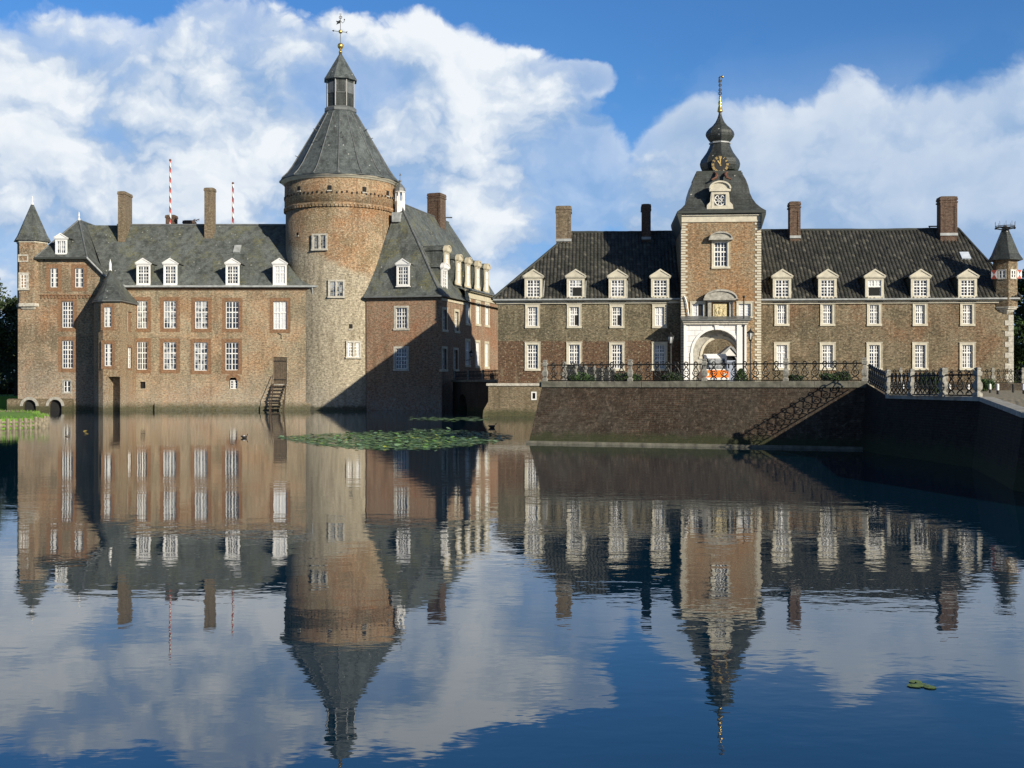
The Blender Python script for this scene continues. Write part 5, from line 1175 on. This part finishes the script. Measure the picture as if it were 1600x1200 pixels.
# ------------------------------------------------------------------ lamps, van, porch, bollards
def lamp_post(px, D_, ytop, ybase, z0, label):
    s_ = D_/1800; o = thing('lamp_post', label, 'lamp post', ((px-800)*s_, D_, z0), 0, 'lamp posts beside the gate'); H = EYE+(600-ytop)*s_-z0
    mb = MB(); mb.lathe([(.16, 0), (.16, .3), (.1, .4), (.1, .8), (.06, .9), (.05, H-.95), (.1, H-.9), (.14, H-.86), (.1, H-.8)], 8); mb.tube([(-.22, 0, H-1.0), (.22, 0, H-1.0)], .025, 5); mb.build('post', 'iron', o)
    mb = MB()
    for k in range(6):
        a = k*math.pi/3; mb.tube([(.13*math.cos(a), .13*math.sin(a), H-.8), (.25*math.cos(a), .25*math.sin(a), H-.3)], .018, 4)
    mb.lathe([(.3, H-.3), (.28, H-.26), (.1, H-.12), (.06, H-.08), (.06, H-.03), (.02, H+.06)], 6); l = mb.build('lantern', 'iron', o)
    mb = MB(); mb.lathe([(.115, H-.78), (.23, H-.31)], 6, a0=.26); mb.build('lantern_glass', 'lamp_glass', l)
lamp_post(1048, 87, 520, 590, 2.52, 'black lamp post with lantern standing left of the white portal')
lamp_post(1172.5, 87, 514, 590, 2.52, 'black lamp post with lantern standing right of the white portal')

vp = GT.world(GT.u(1118, -.2), -.5); van = thing('van', 'orange and white van parked in the gate archway facing the moat', 'van', (vp.x, vp.y, 2.52), G.th)
mb = MB(); side = [(-.0, .32), (-.06, .62), (0, 1.0), (.12, 1.12), (4.2, 1.12), (4.2, .32)]
mb.prism([(-.98, y, z) for y, z in side], (1.96, 0, 0)); mb.build('lower_body', 'orange_paint', van)
mb = MB(); side = [(.13, 1.121), (.55, 2.12), (.7, 2.3), (4.15, 2.34), (4.2, 1.121)]
mb.prism([(-.9, y, z) for y, z in side], (1.8, 0, 0)); mb.box(-.86, .86, .75, 4.0, 2.3, 2.40); mb.build('upper_body', 'white_paint', van)
mb = MB(); dirw = Vector((0, .42, 1.0)).normalized()
mb.prism([(-.8, .155, 1.2), (.8, .155, 1.2), (.72, .505, 2.04), (-.72, .505, 2.04)], (0, -.02, .004)); mb.build('windscreen', 'glass_pale', van)
mb = MB(); mb.box(-1.0, 1.0, -.16, .0, .36, .54); mb.build('bumper', 'white_paint', van)
for sgn in (-1, 1):
    mb = MB(); mb.lathe([(.13, 0), (.14, .05), (.08, .09)], 12); mb.v = [Vector((v.x+sgn*.68, -v.z-.02, v.y+.78)) for v in mb.v]; mb.build('headlight', 'headlamp', van)
    mb = MB(); mb.box(sgn*.95-.03+(.04*sgn), sgn*.95+.12*sgn, .28, .34, 1.25, 1.6); mb.build('wing_mirror', 'iron', van)
for y_ in (.75, 3.4):
    for sgn in (-1, 1):
        mb = MB(); n = 16; mb.rings([[(sgn*.72+dx_, y_+.34*math.cos(2*math.pi*k/n), .34+.34*math.sin(2*math.pi*k/n)) for k in range(n)] for dx_ in (0, .2*sgn)], True, True, True); mb.build('wheel', 'rubber', van)

# courtyard house and its white porch, seen through the arch
CH = Front(17., 127., -.05); ch = CH.root('courtyard_house', 'brick house across the courtyard, glimpsed through the gate arch', 'building')
mb = MB(); wall_face(mb, -3, 16, 2, 12, [(0.8, 1.9, 4.4, 6.2), (9, 10.1, 4.4, 6.2)]); shell(mb, -3, 16, 8, 2, 12); mb.build('wall', 'court_brick_plain', ch)
mb = MB(); mb.prism([(-3.4, -.4, 12), (-3.4, 4, 16), (-3.4, 8.4, 12)], (19.8, 0, 0)); mb.build('roof', 'pantile', ch)
for a in (.8, 9): window(ch, TR(a, 0, 4.4), 1.1, 1.8, 4, 2, 3, sur=('cream_stone', .15, .04))
PX = 121.; ps = PX/1800; pc = thing('white_porch', 'white gabled porch with a dark fanlight across the courtyard, right of the van', 'porch', ((1141.5-800)*ps, PX, 2.5), -.05)
zq = lambda y: EYE+(600-y)*ps-2.5; hw = 15*ps
mb = MB(); arch_wall(mb, -hw, hw, 0, zq(556), 0, 9*ps, zq(563), .4); mb.box(-hw, -hw+.3, .4, 3, 0, zq(556)); mb.box(hw-.3, hw, .4, 3, 0, zq(556)); mb.prism([(-hw-.2, -.1, zq(556)), (hw+.2, -.1, zq(556)), (0, -.1, zq(541))], (0, 3, 0))
mb.build('front_wall', 'white_paint', pc)
mb = MB(); mb.prism([(-hw-.35, -.25, zq(556.5)), (-hw+.2, -.25, zq(556.5)), (0, -.25, zq(543)), (0, -.25, zq(540))], (0, 3.3, 0)); mb.prism([(hw+.35, -.25, zq(556.5)), (0, -.25, zq(540)), (0, -.25, zq(543)), (hw-.2, -.25, zq(556.5))], (0, 3.3, 0)); mb.build('gable_roof', 'lead_pale', pc)
mb = MB(); mb.box(-9*ps, 9*ps, .25, .32, zq(563), zq(553)); mb.build('fanlight', 'glass', pc)
mb = MB(); mb.box(-9*ps, 9*ps, .2, .3, 0, zq(563)); mb.box(-9*ps, 9*ps, .1, .2, zq(566), zq(563)); mb.build('door', 'shaded_door', pc)

for i, (px, D_, y0, lab) in enumerate([(1411, 60, 617, 'white bollard seen between the causeway railing bars, furthest left'), (1484, 55, 617, 'white bollard behind the nearest causeway railing panel, left of its middle'), (1513, 55, 616, 'white bollard just left of the last causeway railing post'),
        (1547, 56, 613, 'white-topped bollard first right of the causeway railing'), (1559, 48, 616, 'white-topped bollard standing nearest the kerb of the road'), (1583, 58, 612, 'dark bollard further back on the cobbled road'), (1599.5, 50, 616, 'bollard at the right edge of the road')]):
    D_ = min(D_, 62); H = .46
    o = thing('bollard', lab, 'bollard', ((px-800)/1800*D_, D_, 2.10), 0, 'bollards on the cobbled road')
    mb = MB(); mb.lathe([(.055, 0), (.055, .2)], 8); mb.build('bollard_foot', 'iron', o)
    mb = MB(); mb.lathe([(.06, .2), (.06, H-.05), (.045, H), (.02, H+.015)], 8); mb.build('bollard_top', 'white_paint' if i != 5 else 'iron', o)

# ------------------------------------------------------------------ planting
def leaves(mb, c, r, n, size, rnd, sc=(1, 1, 1), shell_=.35):
    for _ in range(n):
        d = Vector((rnd.gauss(0, 1), rnd.gauss(0, 1), rnd.gauss(0, 1))).normalized()
        f = (shell_+(1-shell_)*rnd.random()**.6)*r*(1+rnd.uniform(-.12, .18))
        p = Vector((c[0]+d.x*f*sc[0], c[1]+d.y*f*sc[1], c[2]+d.z*f*sc[2]))
        a = Vector((rnd.gauss(0, 1), rnd.gauss(0, 1), rnd.gauss(0, 1))).normalized(); b_ = a.orthogonal().normalized(); s_ = size*rnd.uniform(.6, 1.3)
        mb.poly([p+a*s_, p+b_*s_*.55, p-a*s_*.9, p-b_*s_*.55])
def tree(x, y, z0, h, r, seed, label, mat='leaf_dark', clumps=26, per=260, leaf=.22):
    rnd = random.Random(seed); o = thing('tree', label, 'tree', (x, y, z0), 0, 'trees beyond the moat')
    tr = MB(); tr.tube([(0, 0, 0), (.1, .05, h*.25), (-.1, .1, h*.55), (0, 0, h*.85)], [h*.03, h*.024, h*.015, h*.005], 8)
    cr = MB()
    for k in range(clumps):
        f = rnd.random(); a = rnd.uniform(0, 6.28); zc_ = h*(.22+.72*f); rad = r*math.sin(math.pi*min(.97, .22+.7*f))**.8*rnd.uniform(.35, 1.)
        c = (rad*math.cos(a), rad*math.sin(a), zc_)
        tr.tube([(0, 0, zc_*.72), (c[0]*.5, c[1]*.5, zc_*.9), c], [h*.009, h*.006, h*.002], 5)
        leaves(cr, c, r*rnd.uniform(.24, .42), per, leaf, rnd, (1, 1, .75))
    tr.build('trunk', 'bark', o); cr.build('crown', mat, o, recalc=False)
tree(-61.5, 131, 1.2, 15.5, 5.5, 11, 'dark broadleaf tree touching the left edge of the photo behind the castle', 'leaf_dark', 34)
tree(-69, 137, 1.2, 17, 6.5, 12, 'tall dark tree outermost on the left bank', 'leaf_dark', 34)
tree(-57.6, 134, 1.2, 11.5, 4.2, 15, 'shaded tree close against the corner turret on the left bank', 'leaf_dark', 26)
tree(47.8, 104, 2.4, 11., 3.6, 13, 'dark tree at the right edge behind the watch turret', 'leaf_mid', 34)
tree(54, 112, 2.4, 13, 5, 14, 'large tree outermost beyond the watch turret', 'leaf_dark', 34)
def bush(px, D_, z0, w_, h, seed, label, mat='leaf_dark', cone=False):
    rnd = random.Random(seed); o = thing('shrub', label, 'shrub', ((px-800)/1800*D_, D_, z0), 0, 'shrubs on the terrace')
    mb = MB()
    if cone:
        for k in range(9): f = k/9; leaves(mb, (0, 0, h*(.08+.86*f)), w_/2*(1-f*.9), 150, .06, rnd, (1, 1, .6))
    else:
        for k in range(7): leaves(mb, (rnd.uniform(-.28, .28)*w_, rnd.uniform(-.2, .2)*w_, h*rnd.uniform(.3, .68)), w_*.27, 240, .065, rnd, (1, 1, h/w_))
    mb.build('foliage', mat, o, recalc=False)
    t_ = MB(); t_.tube([(0, 0, 0), (.02, 0, h*.5)], .04, 5); t_.build('stem', 'bark', o)
bush(-12+24, 129, 1.2, 5.2, 4.6, 21, 'rounded bluish bush on the left bank under the dark trees', 'leaf_blue')
for i, (px, D_, w_, h, lab, cone) in enumerate([(905, 56, 1.5, .75, 'wide dark shrub behind the left end of the front railing', False), (974, 60, 1.0, .7, 'small shrub just left of the second railing post', False), (993, 62, .8, .7, 'small shrub just right of the second railing post', False),
        (1052, 62, 1.3, .75, 'dark shrub at the foot of the left lamp post', False), (1158, 62, 1.1, .95, 'pointed cone-shaped shrub beside the right lamp post', True), (1243, 60, .8, .6, 'small shrub right of the fourth railing post', False),
        (1295, 58, 1.2, .65, 'low shrub below the second window right of the gate', False), (1316, 58, .9, .75, 'rounder shrub next to the low one right of the gate', False)]):
    bush(px, D_, 2.52, w_, h, 30+i, lab, 'leaf_dark' if i % 2 else 'leaf_mid', cone)
bush(1452, 47, 2.10, 1.05, 1.0, 50, 'upright dark bush behind the causeway railing', 'leaf_dark')
bush(1541, 66, 2.10, 1.0, .9, 51, 'rounded shrub beyond the last causeway railing post', 'leaf_mid')

# woods far behind, one mass
rnd = random.Random(77); mb = MB()
for k in range(300):
    left_ = k < 120; x = rnd.uniform(-130, -52) if left_ else rnd.uniform(44, 105); y = rnd.uniform(150, 160) if left_ else rnd.uniform(118, 130)
    leaves(mb, (x, y, rnd.uniform(.5, 8)), rnd.uniform(2.2, 3.6), 110, .55, rnd)
o = mb.build('far_wood', 'leaf_dark', recalc=False); o['kind'] = 'stuff'; tag(o, 'dark belt of woodland behind the castle park', 'woodland')

# lawn spit with a stake edging on the left
ctrl = [(-70, 60.5), (-50, 61.), (-40, 62.), (-34, 63.6), (-30, 65.2), (-28.3, 66.9), (-27.95, 69.3), (-30., 73), (-31.8, 77.), (-35., 81), (-42, 83), (-70, 84)]
path = []
for k in range(1, len(ctrl)-2):                       # smooth bank line
    p0, p1, p2, p3 = (Vector(q) for q in ctrl[k-1:k+3])
    for q in range(6):
        f = q/6; v_ = .5*((2*p1)+(p2-p0)*f+(2*p0-5*p1+4*p2-p3)*f*f+(3*p1-p0-3*p2+p3)*f**3); path.append((v_.x, v_.y))
path = [(-70, 60.5)]+path+[(-70, 84)]
mb = MB(); mb.prism([(x, y, -1.) for x, y in path], (0, 0, 1.58)); structure(mb.build('lawn', 'grass'))
ed = thing('stake_edging', 'weathered wooden stake edging round the grassy spit at the left', 'edging', (path[0][0], path[0][1], 0))
acc = 0.; stakes = []
for a, b_ in zip(path, path[1:]):
    a, b_ = Vector(a), Vector(b_); L = (b_-a).length; n = max(1, round(L/.27))
    for k in range(n): stakes.append(a.lerp(b_, k/n))
near = [p for p in stakes if p.y < 72 and p.x > -40][:98]
rest = MB(Matrix.Translation((-path[0][0], -path[0][1], 0))); rail_ = MB(Matrix.Translation((-path[0][0], -path[0][1], 0)))
for p in stakes:
    if p in near: continue
    rest.tube([(p.x, p.y, -.4), (p.x, p.y, .68)], .09, 6)
for p in near:
    mb = MB(Matrix.Translation((-path[0][0], -path[0][1], 0))); h_ = .60+random.uniform(-.1, .1); q = random.uniform(-.04, .04)
    mb.tube([(p.x+.05, p.y-.06, -.4), (p.x+.05+q, p.y-.06, h_)], .10, 6); mb.build('stake', 'stake_wood', ed)
for z_ in (.14, .36): rail_.tube([(p[0], p[1]-.0, z_) for p in path], .075, 6)
rs = rest.build('stake_row', 'stake_wood', ed); rs['kind'] = 'stuff'; rail_.build('wattle', 'stake_wood', ed)

rnd = random.Random(41); fr_ = MB()
for p in stakes:
    for k in range(5):
        x, y = p.x+rnd.uniform(-.15, .15)-.1, p.y+rnd.uniform(-.1, .25); h_ = rnd.uniform(.1, .28); a = rnd.uniform(0, 6.28)
        fr_.poly([(x-.03, y, .56), (x+.03, y, .56), (x+.08*math.cos(a), y+.08*math.sin(a), .56+h_)])
o = fr_.build('long_grass', 'grass', recalc=False); o['kind'] = 'stuff'; tag(o, 'fringe of longer grass along the stake edging of the spit', 'grass')
# parasol on the left bank
pa = thing('parasol', 'pale blue-white garden parasol at the left edge of the far lawn', 'parasol', (-58.6, 127.6, 1.2))
mb = MB(); mb.lathe([(1.9, 1.45), (1.85, 1.75), (.9, 3.2), (.05, 4.4)], 8, cap0=False); mb.build('canopy', 'canvas', pa)
mb = MB(); mb.tube([(0, 0, 0), (0, 0, 4.5)], .05, 6); mb.tube([(1.5, 0, .9), (2.2, .1, 0)], .03, 4); mb.build('pole', 'iron', pa)

# water lilies
rnd = random.Random(5); mb = MB()
def pad(mb, x, y, r, tilt, z): 
    ax = rnd.uniform(0, 6.28); n = 8; tx_, ty_ = tilt*math.cos(ax), tilt*math.sin(ax); a0 = rnd.uniform(0, 6.28)
    pts = [(x, y, z)]
    for k in range(n): a = a0+(2*math.pi-.5)*k/(n-1); px_, py_ = r*math.cos(a), r*math.sin(a); pts.append((x+px_, y+py_, max(.004, z+px_*tx_+py_*ty_)))
    mb.poly(pts)
def lily_at(px, py): D_ = EYE*1800/(py-600); return (px-800)/1800*D_, D_
cnt = 0
while cnt < 5200:
    px, py = rnd.uniform(435, 800), rnd.uniform(669, 704)
    cx_ = 620; top = 676+6*abs((px-640)/190)**2 if px < 640 else 672+8*((px-640)/150)**2
    bot = 701-14*abs((px-620)/170)**2.2
    if py < top-rnd.random()**2*3 or py > bot+rnd.random()**2*3: continue
    if rnd.random() > .25+.75*min(1, .4+.6*math.sin(px*.05+py*.9)**2): continue
    x, y = lily_at(px, py); up = rnd.random() < .06
    mb.cur = 2 if rnd.random() < .09 else (1 if rnd.random() < .42 else 0)
    pad(mb, x, y, rnd.uniform(.05, .13), rnd.uniform(.1, .4) if up else rnd.uniform(0, .06), rnd.uniform(.03, .10) if up else .008+rnd.random()*.012); cnt += 1
cnt = 0
while cnt < 260:
    px, py = rnd.gauss(705, 38), rnd.gauss(655, 1.6)
    if not 640 < px < 765 or py < 651: continue
    mb.cur = 1 if rnd.random() < .7 else 0; x, y = lily_at(px, py); pad(mb, x, y, rnd.uniform(.12, .2), .03, .01); cnt += 1
o = mb.build('water_lilies', ['pad_dark', 'pad_grey', 'pad_light'], recalc=False); o['kind'] = 'stuff'; tag(o, 'drift of green water lily pads on the moat before the round tower', 'water lilies')
lx, ly = lily_at(1437, 1071); mb = MB(); rnd = random.Random(9)
for k in range(7): pad(mb, rnd.uniform(-.075, .075), rnd.uniform(-.09, .12), rnd.uniform(.04, .07), rnd.uniform(.0, .012), .003+.0012*k)
o = tag(mb.build('lily_clump', 'pad_clump', recalc=False), 'lone yellow-green clump of lily leaves floating in the right foreground', 'lily'); o.location = (lx, ly, 0)
for k, (px, py) in enumerate([(105.5, 682), (122, 675.5), (128, 674.5), (133, 674), (140, 661.5), (141, 669), (135, 678)]):
    x, y = lily_at(px, py); mb = MB(); pad(mb, 0, 0, .07 if k % 3 else .11, .25, .03)
    o = tag(mb.build('floating_leaf', 'leaf_yellow', recalc=False), 'small yellow leaf floating on the shaded water right of the grassy spit', 'leaf', 'yellow leaves floating by the spit'); o.location = (x, y, 0)

# ducks
def duck(px, py, s_, white, label):
    x, y = lily_at(px, py); o = thing('duck', label, 'duck', (x, y, 0), 0, 'ducks on the moat')
    mb = MB(); rings = []
    for xx, r_, zc_ in ((-.22, .02, .12), (-.17, .06, .09), (-.06, .105, .06), (.05, .105, .055), (.12, .075, .07), (.15, .05, .12), (.16, .042, .17), (.18, .05, .21), (.215, .042, .215), (.235, .015, .21)):
        rings.append([(xx*s_, r_*s_*math.cos(2*math.pi*k/10), (zc_+r_*.85*math.sin(2*math.pi*k/10))*s_) for k in range(10)])
    mb.rings(rings, True, True, True); mb.build('body', 'duck_feather', o, True)
    mb = MB(); mb.prism([(.23*s_, -.02*s_, .2*s_), (.29*s_, -.012*s_, .192*s_), (.23*s_, -.02*s_, .212*s_)], (0, .04*s_, 0)); mb.build('bill', 'duck_white' if white else 'bill', o)
    if white: mb = MB(); mb.ball((-.02*s_, 0, .12*s_), .07*s_, 8, 5, (1.2, 1.1, .7)); mb.build('white_flank', 'duck_white', o)
duck(382, 684.5, .8, True, 'small black and white duck swimming left of the lily pads')
duck(769, 668.5, 1.1, False, 'dark duck at the right end of the lily pads')
